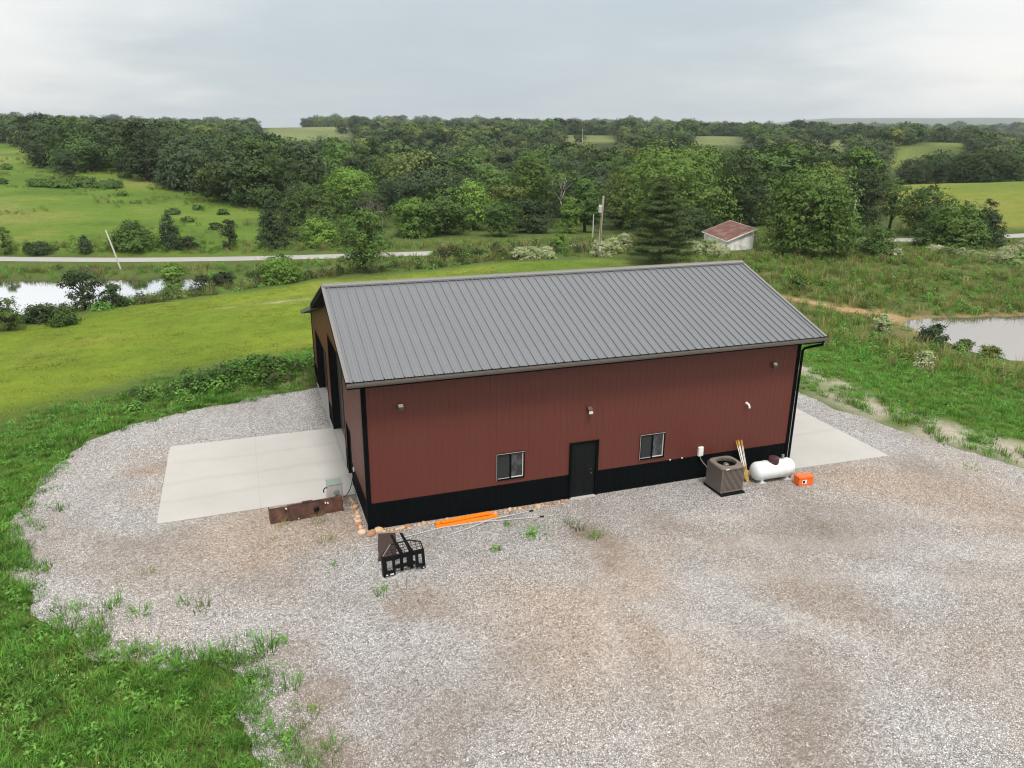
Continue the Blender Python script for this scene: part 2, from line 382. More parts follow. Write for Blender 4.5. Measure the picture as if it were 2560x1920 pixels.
for x in (-GO, L_+GO):
    rk = MB()
    for s in (0, 1):
        f_ = rs if s == 0 else rf
        rk.bar(f_(x, -.02, .03), f_(x, VE, .03), .11, .02, up=(0, -SL if s == 0 else SL, 1))
    rk.build('rake_trim', M['trimgrey'], roof)
fa = MB()
for x in (-GO-.03, L_+GO+.03):
    for f_ in (rs, rf): fa.bar(f_(x, 0, -.095), f_(x, VE, -.095), .025, .20)
fa.bar((-GO-.03, -OV+.03, HE-.125), (L_+GO+.03, -OV+.03, HE-.125), .025, .20)
fa.build('fascia', M['black'], barn)
so = MB()
so.box(-GO, L_+GO, -OV+.04, .0, HE-.222, HE-.205); 
for f_ in (rs, rf):
    for x0, x1 in ((-GO, -.022), (L_+.022, L_+GO)):
        so.add([f_(x0, .04, -.15), f_(x1, .04, -.15), f_(x1, VE, -.15), f_(x0, VE, -.15)], [(0,1,2,3)])
so.build('soffit', M['black'], barn)
# gutter with open trough, downspout at the right end
gu = MB(); gy, gz = -OV-.005, HE-.03
sec = [(0, .0), (0, -.12), (-.075, -.12), (-.12, -.055), (-.12, .0), (-.135, .0), (-.135, -.01)]
x0, x1 = -GO-.035, L_+GO+.075
for (ya, za), (yb, zb) in zip(sec, sec[1:]):
    gu.add([(x0, gy+ya, gz+za), (x1, gy+ya, gz+za), (x1, gy+yb, gz+zb), (x0, gy+yb, gz+zb)], [(0,1,2,3)])
for x in (x0, x1): gu.add([(x, gy+a, gz+b) for a, b in sec[:5]], [(0,1,2,3,4)])
gut = gu.build('gutter', M['gutter'], barn, fix=False)
ds = MB()
ds.tube([(L_+.34, gy-.06, gz-.11), (L_+.34, gy-.06, gz-.24), (L_+.26, -.45, gz-.36), (L_+.10, -.13, gz-.52), (L_+.06, -.075, gz-.62), (L_+.06, -.075, .35), (L_+.06, -.075, .12), (L_+.09, -.2, .06)], .05, 8)
ds.build('downspout', M['black'], gut, smooth=True)
# walk door on the front, six moulded panels
fr_ = MB()
fr_.box(DX0, DX0+.08, -.055, .08, .03, DZ); fr_.box(DX1-.08, DX1, -.055, .08, .0, DZ); fr_.box(DX0+.08, DX1-.08, -.054, .08, DZ-.08, DZ)
fr_.box(DX0-.015, DX0+.02, -.062, -.0215, .0, DZ+.015); fr_.box(DX1-.02, DX1+.015, -.062, -.0215, .0, DZ+.015)
def six_panel(name, parent, x0, x1, z0, z1, y, axis='x'):
    d = MB(); w = x1-x0; h = z1-z0
    d.box(x0, x1, y, y+.045, z0, z1)
    for cx in (x0+.12, x0+w/2+.05):
        for a, b in ((.06, .30), (.37, .66), (.76, .92)):
            X0, X1, Z0, Z1 = cx, cx+w/2-.17, z0+a*h, z0+b*h
            d.box(X0, X1, y-.006, y+.001, Z0, Z1); d.box(X0+.035, X1-.035, y-.018, y-.004, Z0+.04, Z1-.04)
            for q in (Z0-.012, Z1+.012): d.box(X0-.02, X1+.02, y-.012, y+.001, q-.012, q+.012)
    return d.build(name, M['doorblack'], parent, bevel=.004)
door = six_panel('door', barn, DX0+.08, DX1-.08, .05, DZ-.08, -.002)
fr_.build('door_frame', M['black'], door)
hd = MB(); hd.lathe([(0, -.075), (.022, -.072), (.030, -.055), (.022, -.035), (.012, -.03), (.012, 0), (.032, 0), (.032, .012)], 14, (0,0,0), 'y')
db = MB(); db.lathe([(0, -.02), (.024, -.018), (.026, .01)], 12, (0, 0, .14), 'y'); db.build('deadbolt', M['bronze'], door, loc=(7.82, -.010, .93), smooth=True)
hd.build('handle', M['bronze'], door, loc=(7.82, -.010, .93), smooth=True)
# windows: slider with screen on the left and bare glass on the right
for i, (a, b) in enumerate(WIN):
    f = MB()
    for x0_, x1_, z0_, z1_ in ((a, a+.05, WZ0, WZ1), (b-.05, b, WZ0, WZ1), (a+.05, b-.05, WZ0, WZ0+.05), (a+.05, b-.05, WZ1-.05, WZ1)): f.box(x0_, x1_, -.045, .03, z0_, z1_)
    w = f.build('window', M['black'], barn)
    g = MB(); g.box((a+b)/2+.03, b-.075, .002, .012, WZ0+.075, WZ1-.06); g.build('pane', M['glass'], w)
    s = MB(); s.box(a+.06, (a+b)/2-.03, -.006, .004, WZ0+.06, WZ1-.06); s.build('insect_screen', M['screen'], w)
    e = MB(); e.box((a+b)/2-.03, (a+b)/2+.03, -.03, .02, WZ0+.05, WZ1-.05); e.build('mullion', M['black'], w)
    e = MB(); e.box((a+b)/2+.03, b-.05, -.022, .0, WZ0+.051, WZ0+.078); e.box(b-.076, b-.051, -.0225, .0, WZ0+.079, WZ1-.06)
    e.box(a+.004, b-.004, -.0475, -.0455, WZ1-.016, WZ1-.004); e.box(a+.006, a+.016, -.0475, -.0455, WZ0+.01, WZ1-.018)
    e.box(a+.051, (a+b)/2-.031, -.02, -.007, WZ0+.051, WZ0+.063)
    e.build('glazing_bead', M['lens'], w)
# wall lights
for i, (x, z) in enumerate(((1.17, 4.16), (7.655, 3.33), (15.07, 4.2))):
    h = MB(); h.box(-.085, .085, -.03, .0, -.10, .10)
    h.prism([(-.02, -.10), (-.14, -.09), (-.16, .03), (-.06, .10), (-.02, .10)], -.08, .08, Matrix(((0,0,1,0),(1,0,0,0),(0,1,0,0),(0,0,0,1))))
    wl = h.build('wall_light', M['bronze'], barn, loc=(x, -.018, z), bevel=.006)
    l = MB()
    if i == 1: l.box(-.07, .07, -.19, -.162, -.12, -.03)
    else: l.add([(-.075, -.162, .034), (.075, -.162, .034), (.075, -.062, .106), (-.075, -.062, .106)], [(0,1,2,3)])
    l.build('lens', M['lens'], wl)
# vent elbow, outlet box and whip to the condenser
v = MB(); v.tube([(0, 0, 0), (0, -.10, 0), (.012, -.15, -.02), (.03, -.17, -.07), (.045, -.175, -.15)], .038, 12); v.lathe([(.055, -.02), (.055, -.005), (.03, 0)], 14, (0, -.02, 0), 'y')
v.build('vent_pipe', M['white'], barn, loc=(14.06, 0, 2.82), smooth=True)
b = MB(); b.box(-.10, .10, -.09, -.0, -.17, .17); b.box(-.092, .092, -.10, -.09, -.06, .16); b.box(-.05, .05, -.06, -.02, -.21, -.17)
eb = b.build('outlet_box', M['white'], barn, loc=(12.24, -.02, 1.15), bevel=.01)
c = MB(); c.tube([(0, -.05, -.2), (.02, -.07, -.3), (.09, -.12, -.42), (.2, -.2, -.56), (.28, -.3, -.72), (.33, -.4, -.85)], .016, 8)
c.build('whip_conduit', M['steel'], eb, smooth=True)
for x in (11.0, 11.5):
    k = MB(); k.lathe([(0, -.03), (.022, -.026), (.03, 0)], 10, (x, -.02, ZW+.01), 'y'); k.build('anchor_cap', M['white'], barn, smooth=True)
# overhead doors: recessed black opening and panelled leaf; walk door on the gable
for i, (a, b_, zt) in enumerate(ODS):
    dep = .30 if i else .16
    j = MB(); j.box(-.022, dep, b_, b_+.04, .0, zt+.03); j.box(-.022, dep, a-.04, a, .0, zt+.03); j.box(-.021, dep, a, b_, zt-.001, zt+.03)
    if i:
        p = MB(); n = 7 if i == 1 else 5; hgt = (zt-.08)/n
        for k in range(n):
            p.box(dep, dep+.045, a, b_, .08+k*hgt, .08+(k+1)*hgt-.012)
            for q in range(8):
                y0 = a+.12+q*(b_-a-.12)/8; p.box(dep-.012, dep+.001, y0, y0+(b_-a-.12)/8-.14, .08+k*hgt+.13, .08+(k+1)*hgt-.14)
        p.box(dep+.02, dep+.05, a, b_, .076, zt)
        d = p.build('overhead_door', M['ohdoor'], barn)
        j.build('door_jamb', M['blackgloss'], d)
    else:
        d = MB(); d.box(dep-.05, dep, a, b_, .06, zt)
        for y0 in (a+.12, a+.55):
            for z0, z1 in ((.2, .7), (.85, 1.45), (1.6, 1.95)): d.box(dep-.06, dep-.049, y0, y0+.32, z0, z1)
        dd = d.build('gable_door', M['doorblack'], barn); j.build('door_jamb', M['blackgloss'], dd)
        h = MB(); h.lathe([(0, -.07), (.03, -.05), (.012, -.03), (.03, 0)], 12, (dep-.05, a+.1, 1.0), 'x'); h.build('handle', M['steel'], dd, smooth=True)
# utility cable drop on the gable: small box and conduit to the welder box beside the pad
e = MB(); e.box(-.06, -.018, 2.74, 2.86, .88, 1.02); ub = e.build('junction_box', M['white'], barn, bevel=.006)
e = MB(); e.tube([(-.05, 2.8, .86), (-.09, 2.74, .7), (-.16, 2.66, .45), (-.26, 2.58, .25), (-.38, 2.52, .13), (-.5, 2.48, .08)], .013, 8); e.build('cable', M['black'], ub, smooth=True)
# ------------------------------------------------------------------ pads, gravel
def slab(name, pts, z0, mat, groove=None):
    m = MB(); n = len(pts)
    m.add([(x, y, z) for x, y, z in pts]+[(x, y, z0) for x, y, z in pts], [tuple(range(n)), tuple(range(n, 2*n))[::-1]]+[(i, n+i, n+(i+1) % n, (i+1) % n) for i in range(n)])
    o = m.build(name, mat); o['kind'] = 'structure'; return o
pm, t = newmat('pad_concrete'); co = objco(t)
c = t.mix(t.ramp(t.noise(.45, 6, .6, co), [(.35, 0), (.7, 1)]), (.40,.385,.365), (.355,.34,.315))
c = t.mix(t.ramp(t.noise(28, 4, .7, co), [(.3, .0), (.8, .22)]), c, (.36,.345,.32))
sx = t.node('ShaderNodeSeparateXYZ', {0: co}).outputs
g = t.math('COMPARE', sx[0], -3.25, .008); g = t.math('MULTIPLY', g, .28)
c = t.mix(g, c, (.16,.15,.135))
c = t.mix(t.ramp(t.noise(1.7, 7, .7, co), [(.58, 0), (.85, .35)]), c, (.27,.24,.20))
for yy in (5.7, 7.5, 2.4, 4.2):
    bd_ = t.ramp(t.math('ABSOLUTE', t.math('ADD', sx[1], t.math('MULTIPLY_ADD', t.noise(.35, 2, .5, co), .8, -yy-.4))), [(.06, .30), (.20, 0)])
    c = t.mix(t.math('MULTIPLY', bd_, t.noise(2.2, 5, .7, objco(t, (.4, 2, 1)))), c, (.24,.22,.195))
t.l.new(c, t.b.inputs['Base Color']); t.b.inputs['Roughness'].default_value = .85
bn = t.node('ShaderNodeBump', {'Height': t.noise(70, 4, .7, co), 'Strength': .12, 'Distance': .01}); t.l.new(bn.outputs[0], t.b.inputs['Normal'])
slab('concrete_pad', [(-6.52, 2.62, .025), (-.05, 2.62, .085), (-.05, 9.2, .085), (-6.52, 9.35, .025)], -.25, pm)
slab('concrete_pad', [(L_+.05, -.55, .085), (20.75, -.62, .025), (20.9, 12.5, .025), (L_+.05, 12.5, .085)], -.25, pm)

# gravel yard: one sheet, ragged at its rim
def ragged(poly, step=.22, amp=.35):
    out = []
    P = [np.array(p, float) for p in poly]
    for a, b in zip(P, P[1:]+P[:1]):
        n = max(1, int(np.linalg.norm(b-a)/step)); d = (b-a)/np.linalg.norm(b-a); nn = np.array([d[1], -d[0]])
        for i in range(n):
            q = a+(b-a)*i/n
            k = (vnoise(q[0], q[1], 1.7, 5)+.55*vnoise(q[0], q[1], .6, 6)+.35*vnoise(q[0], q[1], .27, 8))*amp*1.6
            out.append(tuple(q+nn*k))
    return out
yp = ragged(YARD)
bm = bmesh.new(); vs = [bm.verts.new((x, y, .022)) for x, y in yp]; bm.faces.new(vs)
for i in range(-28, 72): bmesh.ops.bisect_plane(bm, geom=bm.verts[:]+bm.edges[:]+bm.faces[:], plane_co=(i*.5, 0, 0), plane_no=(1, 0, 0))
for i in range(-72, 40): bmesh.ops.bisect_plane(bm, geom=bm.verts[:]+bm.edges[:]+bm.faces[:], plane_co=(0, i*.5, 0), plane_no=(0, 1, 0))
bmesh.ops.triangulate(bm, faces=bm.faces[:])
bmesh.ops.recalc_face_normals(bm, faces=bm.faces)
me = bpy.data.meshes.new('gravel_yard'); bm.to_mesh(me); bm.free()
if me.polygons[0].normal.z < 0: me.flip_normals()
GX = np.empty(len(me.vertices)*3, np.float32); me.vertices.foreach_get('co', GX); GX = GX.reshape(-1, 3)
# tan / dark patches of the stone itself: (x, y, radius, tan, dark)
BLOB = [(4.6,-7.6,4.2,.62,.05),(5.5,-13,4,.45,.1),(20.5,-5.5,5.0,.62,.05),(22,-10,5,.5,.1),(11,-6.5,2.6,.5,.1),(14,-14,4,.35,.15),(-2.8,1.2,2.6,.95,.1),(-1.0,.6,1.9,.9,.05),(-4.6,1.0,2.0,.7,0),(-6.9,7.2,1.0,.9,0),(-7.0,5.0,1.0,.6,0),(-3.6,.1,1.8,.7,0),
  (18.6,-2.6,3.2,.85,0),(20.5,-4.0,3.0,.8,0),(22.6,-3.0,2.6,.6,0),(17.4,-1.6,1.6,.75,.1),(19.0,-6.0,2.4,.45,.1),
  (3.2,-5.4,2.2,.75,0),(5.0,-6.0,2.0,.8,0),(6.6,-5.2,1.8,.85,.15),(4.2,-8.0,2.0,.6,.1),(5.8,-8.2,1.6,.75,.25),(5.6,-10.0,1.6,.6,.1),(8.2,-4.4,1.4,.6,.2),(10.4,-4.4,1.3,.5,.2),(10.6,-7.2,1.6,.75,.3),(11.6,-8.2,1.8,.6,.2),
  (6.6,-2.6,.7,.8,.95),(6.9,-3.5,.75,.9,.85),(6.5,-4.2,.8,.9,.5),(1.0,-4.2,.8,.75,.45),(.4,-4.6,.7,.9,.6),(1.3,-4.9,.6,.85,.5),(12.6,-5.0,1.2,.25,.5),(9.0,-2.6,1.0,.2,.4),(8.6,-10.0,2.0,.25,.35),(13.5,-11,2.6,.3,.25),(7.0,-12.6,2.0,.45,.25),(16,-8.6,2.0,.25,.3),(14.0,-4.6,1.6,.1,.3),
  (-2.1,-7.2,.9,.6,.5),(-2.7,-5.4,.8,.4,.45),(-2.4,-9.2,.9,.9,.7),(-1.6,-11,1.2,.4,.3),(0,-9,1.4,.1,.3)]
tan = np.zeros(len(GX)); drk = np.zeros(len(GX))
wx = GX[:,0]+vnoise(GX[:,0], GX[:,1], 1.9, 11)*1.6; wy = GX[:,1]+vnoise(GX[:,0], GX[:,1], 1.9, 12)*1.6
for x, y, r, a, b in BLOB:
    q = min(1, r/2.2)*.85; k = np.exp(-((GX[:,0]+(wx-GX[:,0])*q-x)**2+(GX[:,1]+(wy-GX[:,1])*q-y)**2)/(r*.85)**2); tan = np.maximum(tan, a*k); drk = np.maximum(drk, b*k)
tan = np.clip(tan+.42*(vnoise(wx, wy, 4, 13)+.10)+.25*vnoise(wx, wy, 1.2, 16), 0, 1); drk = np.clip(drk+.62*np.clip(vnoise(wx, wy, 3.1, 14)+.7*vnoise(wx, wy, 1.1, 15), 0, 1), 0, 1)
trk = np.zeros(len(GX))
for (ax, ay), (bx_, by_), (qx, qy) in (((31,-17),(16,-6),(6,-4.2)), ((30,-12),(17,-4.5),(8,-3)), ((2,-30),(4,-12),(7,-4)), ((24,-30),(13,-14),(6.5,-5))):
    for off in (-.85, .85):
        u = np.linspace(0, 1, 60); lx = (1-u)**2*ax+2*u*(1-u)*bx_+u*u*qx; ly = (1-u)**2*ay+2*u*(1-u)*by_+u*u*qy
        dx = np.gradient(lx); dy = np.gradient(ly); ln_ = np.hypot(dx, dy); lx = lx-dy/ln_*off; ly = ly+dx/ln_*off
        dd = np.min(np.hypot(GX[:,0:1]-lx[None], GX[:,1:2]-ly[None]), 1); trk = np.maximum(trk, np.exp(-(dd/.42)**2))
trk *= np.clip(.6+1.2*vnoise(GX[:,0], GX[:,1], 2.6, 18), 0, 1)
at_ = me.color_attributes.new('zones', 'FLOAT_COLOR', 'POINT')
at_.data.foreach_set('color', np.stack([tan, drk, trk, tan*0+1], 1).astype(np.float32).ravel())
gm, t = newmat('gravel'); co = objco(t)
z = t.node('ShaderNodeSeparateColor', {0: t.node('ShaderNodeVertexColor', layer_name='zones').outputs[0]}).outputs
def stones(scale, jit):
    dn = t.node('ShaderNodeTexNoise', {'Vector': co, 'Scale': 9.0, 'Detail': 2.0}).outputs['Color']
    wv = t.node('ShaderNodeVectorMath', {0: dn, 1: (.09,.09,.09), 2: co}, operation='MULTIPLY_ADD').outputs[0]
    v1 = t.node('ShaderNodeTexVoronoi', {'Vector': wv, 'Scale': scale, 'Randomness': 1.0}); v1.distance = 'EUCLIDEAN'
    v2 = t.node('ShaderNodeTexVoronoi', {'Vector': wv, 'Scale': scale, 'Randomness': 1.0}); v2.feature = 'DISTANCE_TO_EDGE'
    return v1.outputs['Color'], v2.outputs['Distance'], v1.outputs['Distance']
c1, e1, d1 = stones(22, 1); c2, e2, d2 = stones(45, 1)
cs = t.node('ShaderNodeSeparateColor', {0: c1}).outputs; cs2 = t.node('ShaderNodeSeparateColor', {0: c2}).outputs
grey = t.ramp(cs[0], [(0, (.36,.345,.335)), (.3, (.62,.605,.59)), (.7, (.76,.745,.73)), (1, (.92,.91,.90))])
tanc = t.ramp(cs[0], [(0, (.38,.29,.22)), (.4, (.66,.53,.42)), (.8, (.78,.655,.54)), (1, (.90,.82,.73))])
br = t.noise(.9, 6, .65, co); br2 = t.noise(4.0, 4, .6, co)
tf = t.math('ADD', z[0], t.math('MULTIPLY_ADD', br2, .7, -.35), clamp=True)
tf = t.math('MULTIPLY', tf, t.math('MULTIPLY_ADD', cs[2], .8, .5), clamp=True)
c = t.mix(tf, grey, tanc)
sm = t.ramp(cs2[1], [(0, .5), (1, 1.2)]); c = t.mix(.7, c, sm, 'MULTIPLY')
gap = t.math('MAXIMUM', t.ramp(e1, [(0, 1), (.07, .85), (.18, 0)]), t.math('MULTIPLY', t.ramp(e2, [(0, 1), (.16, 0)]), .55)); gap = t.math('MULTIPLY', gap, t.math('MULTIPLY_ADD', br, .7, .58), clamp=True)
c = t.mix(gap, c, t.mix(z[0], (.070,.064,.060), (.11,.078,.054)))  # shade between the stones put into the colour as dark gaps
dk = t.math('MULTIPLY', z[1], t.math('MULTIPLY_ADD', br2, 1.5, .2), clamp=True)
c = t.mix(t.math('MULTIPLY', dk, .95), c, (.15,.11,.08))
# fine dust between stones, patchy
c = t.mix(t.math('MAXIMUM', t.ramp(br, [(.55, 0), (.75, .30)]), t.math('MULTIPLY', z[2], .17)), c, (.60,.565,.53))
t.l.new(c, t.b.inputs['Base Color']); t.b.inputs['Roughness'].default_value = .9; t.b.inputs['Specular IOR Level'].default_value = .2
hh = t.math('ADD', t.math('MULTIPLY', t.ramp(e1, [(0, 0), (.35, 1)]), .8), t.math('MULTIPLY', cs[1], .5))
bn = t.node('ShaderNodeBump', {'Height': hh, 'Strength': .75, 'Distance': .03}); t.l.new(bn.outputs[0], t.b.inputs['Normal'])
me.materials.append(gm); gy_ = link('gravel_yard', me); gy_['kind'] = 'structure'

# ------------------------------------------------------------------ air conditioner
M['taupe'] = paint('condenser_paint', (.15,.125,.11), .5, var=.08, vscale=2)
M['taupelight'] = paint('condenser_top', (.175,.145,.125), .45, var=.08)
ac = thing('air_conditioner', 'taupe air conditioner condenser with slatted sides on black pad by the wall', 'air conditioner', (12.70, -1.04, 0), R(1))
p = MB(); p.box(-.50, .50, -.58, .55, .02, .09); p.build('base_pad', M['blackgloss'], ac, bevel=.012)
S = .47; Z0, Z1 = .10, 1.0
b = MB(); b.box(-S, S, -S, S, Z0, Z0+.05)
for sx in (-1, 1):
    for sy in (-1, 1): b.box(sx*S-.035*(sx > 0)-0*(sx < 0), sx*S+.035*(sx < 0), sy*S-.035*(sy > 0), sy*S+.035*(sy < 0), Z0+.051, Z1)
b.build('housing', M['taupe'], ac, bevel=.008)
sl = MB()
for k in range(17):
    u = -S+.06+k*(2*S-.12)/16
    for s in (-1, 1):
        sl.box(u-.013, u+.013, s*(S-.020)-.014, s*(S-.020)+.014, Z0+.06, Z1-.02); sl.box(s*(S-.020)-.014, s*(S-.020)+.014, u-.013, u+.013, Z0+.06, Z1-.02)
sl.build('louvre_guard', M['taupelight'], ac); b = MB(); b.box(-S+.05, S-.05, -S+.05, S-.05, Z0+.05, Z1-.45); b.box(-S+.05, -S+.08, -S+.05, S-.05, Z1-.45, Z1-.02); b.box(S-.08, S-.05, -S+.05, S-.05, Z1-.45, Z1-.02); b.box(-S+.08, S-.08, -S+.05, -S+.08, Z1-.45, Z1-.02); b.box(-S+.08, S-.08, S-.08, S-.05, Z1-.45, Z1-.02); b.build('coil', paint('condenser_coil', (.035,.030,.028), .7), ac)  # inner box coloured near black to paint shade between the slats
tp = MB(); n = 40; ring = [(.36*math.cos(2*math.pi*k/n), .36*math.sin(2*math.pi*k/n)) for k in range(n)]
def sqr(a, h, rc=.09):
    ca, sa = math.cos(a), math.sin(a); p = 4.5
    k = h/((abs(ca)**p+abs(sa)**p)**(1/p)); return (k*ca, k*sa)
o = [sqr(2*math.pi*k/n, .50) for k in range(n)]; o2 = [sqr(2*math.pi*k/n, .485) for k in range(n)]
vs = [(x, y, Z1) for x, y in o]+[(x, y, Z1+.05) for x, y in o]+[(x, y, Z1+.075) for x, y in o2]+[(x, y, Z1+.085) for x, y in ring]+[(x, y, Z1-.03) for x, y in ring]
fs = []
for lv in range(4):
    for k in range(n): fs.append((lv*n+k, lv*n+(k+1) % n, (lv+1)*n+(k+1) % n, (lv+1)*n+k))
tp.add(vs, fs); top = tp.build('top_cover', M['taupelight'], ac, smooth=True)
dk = MB(); dk.lathe([(0, .55), (.34, .55), (.345, .97)], 32); dk.build('fan_shroud', M['blackgloss'], top, smooth=True)
gr = MB()
for r_ in (.16, .25): gr.tube([(r_*math.cos(2*math.pi*k/28), r_*math.sin(2*math.pi*k/28), Z1+.07) for k in range(29)], .004, 5, False)
for k in range(8):
    a = 2*math.pi*k/8; gr.tube([(.05*math.cos(a), .05*math.sin(a), Z1+.07), (.33*math.cos(a), .33*math.sin(a), Z1+.07)], .004, 5)
gr.build('fan_grille', M['blackgloss'], top)
mo = MB(); mo.lathe([(0, 1.03), (.07, 1.025), (.10, 1.0), (.10, .86), (0, .86)], 20); mo.build('fan_motor', M['steel'], top, smooth=True)
bl = MB()
for k in range(3):
    a = 2*math.pi*k/3+.5; bl.obox((.19*math.cos(a), .19*math.sin(a), .85), (math.cos(a), math.sin(a), 0), (-math.sin(a), math.cos(a), .35), (0, -.3, 1), .12, .075, .004)
bl.build('fan_blade', M['blackgloss'], top)
lb = MB(); lb.box(-.36, -.20, -.5065, -.5005, Z1+.012, Z1+.045); lb.build('name_plate', M['white'], ac)

# ------------------------------------------------------------------ propane tank
M['tank'] = paint('tank_white', (.66,.71,.71), .38, var=.06, vscale=2, dirt=(.5,.5,.46), dscale=1.2)
M['lid'] = paint('maroon_lid', (.050,.018,.024), .35, var=.12)
tk = thing('propane_tank', 'white horizontal propane tank with maroon dome lid beside the barn', 'propane tank', (14.86, -.92, 0), R(-1))
RT, HL, ZC = .35, .90, .43
prof = [(0.001, -HL)]
for k in range(1, 9):
    a = math.pi/2*k/8; prof.append((RT*math.sin(a), -HL+.24-.24*math.cos(a)))
prof += [(RT, -.33), (RT, .33)]
for k in range(8, 0, -1):
    a = math.pi/2*k/8; prof.append((RT*math.sin(a), HL-.24+.24*math.cos(a)))
prof.append((.001, HL))
b = MB(); b.lathe(prof, 36, (0, 0, ZC), 'x'); sh = b.build('shell', M['tank'], tk, smooth=True)
for x in (-HL+.245, HL-.245): wd = MB(); wd.lathe([(RT-.002, x-.012), (RT+.003, x-.006), (RT+.003, x+.006), (RT-.002, x+.012)], 36, (0,0,ZC), 'x'); wd.build('weld_seam', M['tank'], sh, smooth=True)
for x in (-.55, .55):
    for y in (-.18, .18):
        l = MB(); l.bar((x, y, .06), (x, y, ZC-RT+.08), .08, .10, (1,0,0)); l.box(x-.07, x+.07, y-.06, y+.06, .045, .065); l.build('leg', M['tank'], tk)
for x in (-.55, .55): fb_ = MB(); fb_.box(x-.16, x+.16, -.3, .3, .02, .045); fb_.build('footing_block', M['concrete'], tk)
d = MB(); d.lathe([(.20, -.09), (.20, .10), (.185, .15), (.12, .185), (.0, .19)], 28, (0, 0, 0)); d.lathe([(.205, -.02), (.212, 0), (.205, .02)], 28)
d.build('dome_lid', M['lid'], tk, loc=(-.03, -.04, ZC+RT), smooth=True)
va = MB(); va.lathe([(.03, -.06), (.03, .08), (.05, .08), (.05, .16), (.0, .165)], 14); va.build('relief_valve', M['steel'], tk, loc=(.40, 0, ZC+RT+.02), smooth=True)
for x, s in ((-.42, .025), (.30, .022)):
    q = MB(); q.tube([(x, 0, ZC+RT-.03), (x, 0, ZC+RT+.05)], s, 8); q.build('lifting_lug', M['tank'], tk)
pi_ = MB(); pi_.tube([(.05, .1, ZC+RT+.02), (.25, .3, ZC+RT-.1), (.3, .38, .5), (.3, .40, .05), (.6, .5, .03)], .012, 6); pi_.build('gas_line', M['steel'], tk, smooth=True)
# orange crate
M['orange'] = paint('orange_plastic', (.78,.125,.012), .45, var=.08, vscale=3)
bx = thing('storage_box', 'bright orange plastic box with a white and black label on gravel', 'box', (15.74, -1.62, .02), R(-4))
b = MB(); b.prism([(-.33, 0), (.30, 0), (.33, .03), (.34, .33), (-.34, .33), (-.36, .06)], -.2, .2, Matrix(((1,0,0,0),(0,0,1,0),(0,1,0,0),(0,0,0,1))))
b.build('body', M['orange'], bx, bevel=.02); bx.scale = (.88, .88, .84)
b = MB(); b.box(-.355, .355, -.215, .215, .33, .40); b.box(-.30, .30, -.16, .16, .40, .415); b.build('lid', M['orange'], bx, bevel=.018)
b = MB(); b.box(-.20, .02, -.2035, -.2005, .09, .27); lbl = b.build('label_plate', M['white'], bx)
b = MB(); b.box(-.17, -.07, -.2065, -.2037, .12, .24); b.build('label_print', M['blackgloss'], lbl)
# bundle of marker stakes leaning on the wall
M['stakew'] = paint('white_fibreglass', (.70,.67,.60), .5); M['stakey'] = paint('yellow_fibreglass', (.55,.33,.045), .5)
st = thing('marker_stakes', 'bundle of yellow and white marker rods leaning against the black wainscot', 'rods', (13.84, -.62, 0))
for k in range(11):
    r = MB(); x = (k/10-.5)*.11+.008*math.sin(k*7); tx = (k/10-.5)*.25+.018*math.sin(k*5)-.03; L0 = 1.40-.1*((k*7) % 5)/5
    a = Vector((x, -.30+.02*(k % 3), .02)); b_ = Vector((tx+.05, .54+.02*math.sin(k*3), L0)); c1_ = a.lerp(b_, .40+.06*math.sin(k)); c2_ = a.lerp(b_, .86)
    r.mi = 1; r.tube([a, c1_], .0095, 6); r.mi = 0; r.tube([c1_, c2_], .010, 6); r.mi = 1; r.tube([c2_, b_], .0095, 6)
    r.build('rod', [M['stakew'], M['stakey']], st)
bd = MB(); bd.lathe([(.075, -.015), (.08, 0), (.075, .015)], 14, (-.0, .0, .55)); bd.build('binding_strap', M['stakey'], st)
# small metal box by the pad
M['boxgrey'] = paint('box_grey', (.42,.385,.37), .5, var=.1); M['boxgreen'] = paint('box_green', (.20,.245,.215), .5, var=.12)
gb = thing('metal_cabinet', 'small grey metal box with green top and round port beside the left pad', 'metal box', (-.78, 2.42, 0), R(2))
b = MB(); b.box(-.25, .25, -.24, .24, .12, .74)
for x in (-.2, .2):
    for y in (-.19, .19): b.box(x-.025, x+.025, y-.025, y+.025, .0, .12)
b.build('body', M['boxgrey'], gb, bevel=.012)
b = MB(); b.box(-.262, .262, -.25, .25, .742, .77); b.build('top_lid', M['boxgreen'], gb, bevel=.008)
b = MB(); b.lathe([(0, -.05), (.085, -.05), (.085, -.0), (.105, 0), (.105, .012)], 20, (.03, -.241, .46), 'y'); b.tube([(.0, -.25, .42), (-.05, -.29, .36), (-.09, -.28, .28)], .03, 8); b.build('round_port', M['boxgreen'], gb, smooth=True)
b = MB(); b.tube([(-.25, -.05, .60), (-.34, -.06, .60), (-.38, -.06, .52), (-.37, -.06, .44)], .022, 8); b.build('hose', M['blackgloss'], gb, smooth=True); b = MB(); b.tube([(-.25, -.1, .2), (-.33, -.16, .16), (-.33, -.22, .06), (-.24, -.28, .03)], .018, 8); b.build('hose', M['blackgloss'], gb, smooth=True)
b = MB(); b.lathe([(0, .02), (.05, .02), (.06, .10), (.045, .13), (0, .14)], 14, (.06, -.34, .0)); b.lathe([(0, .02), (.05, .02), (.06, .10), (.045, .13), (0, .14)], 14, (-.06, -.36, .0)); b.build('shiny_fitting', M['steel'], gb, smooth=True)
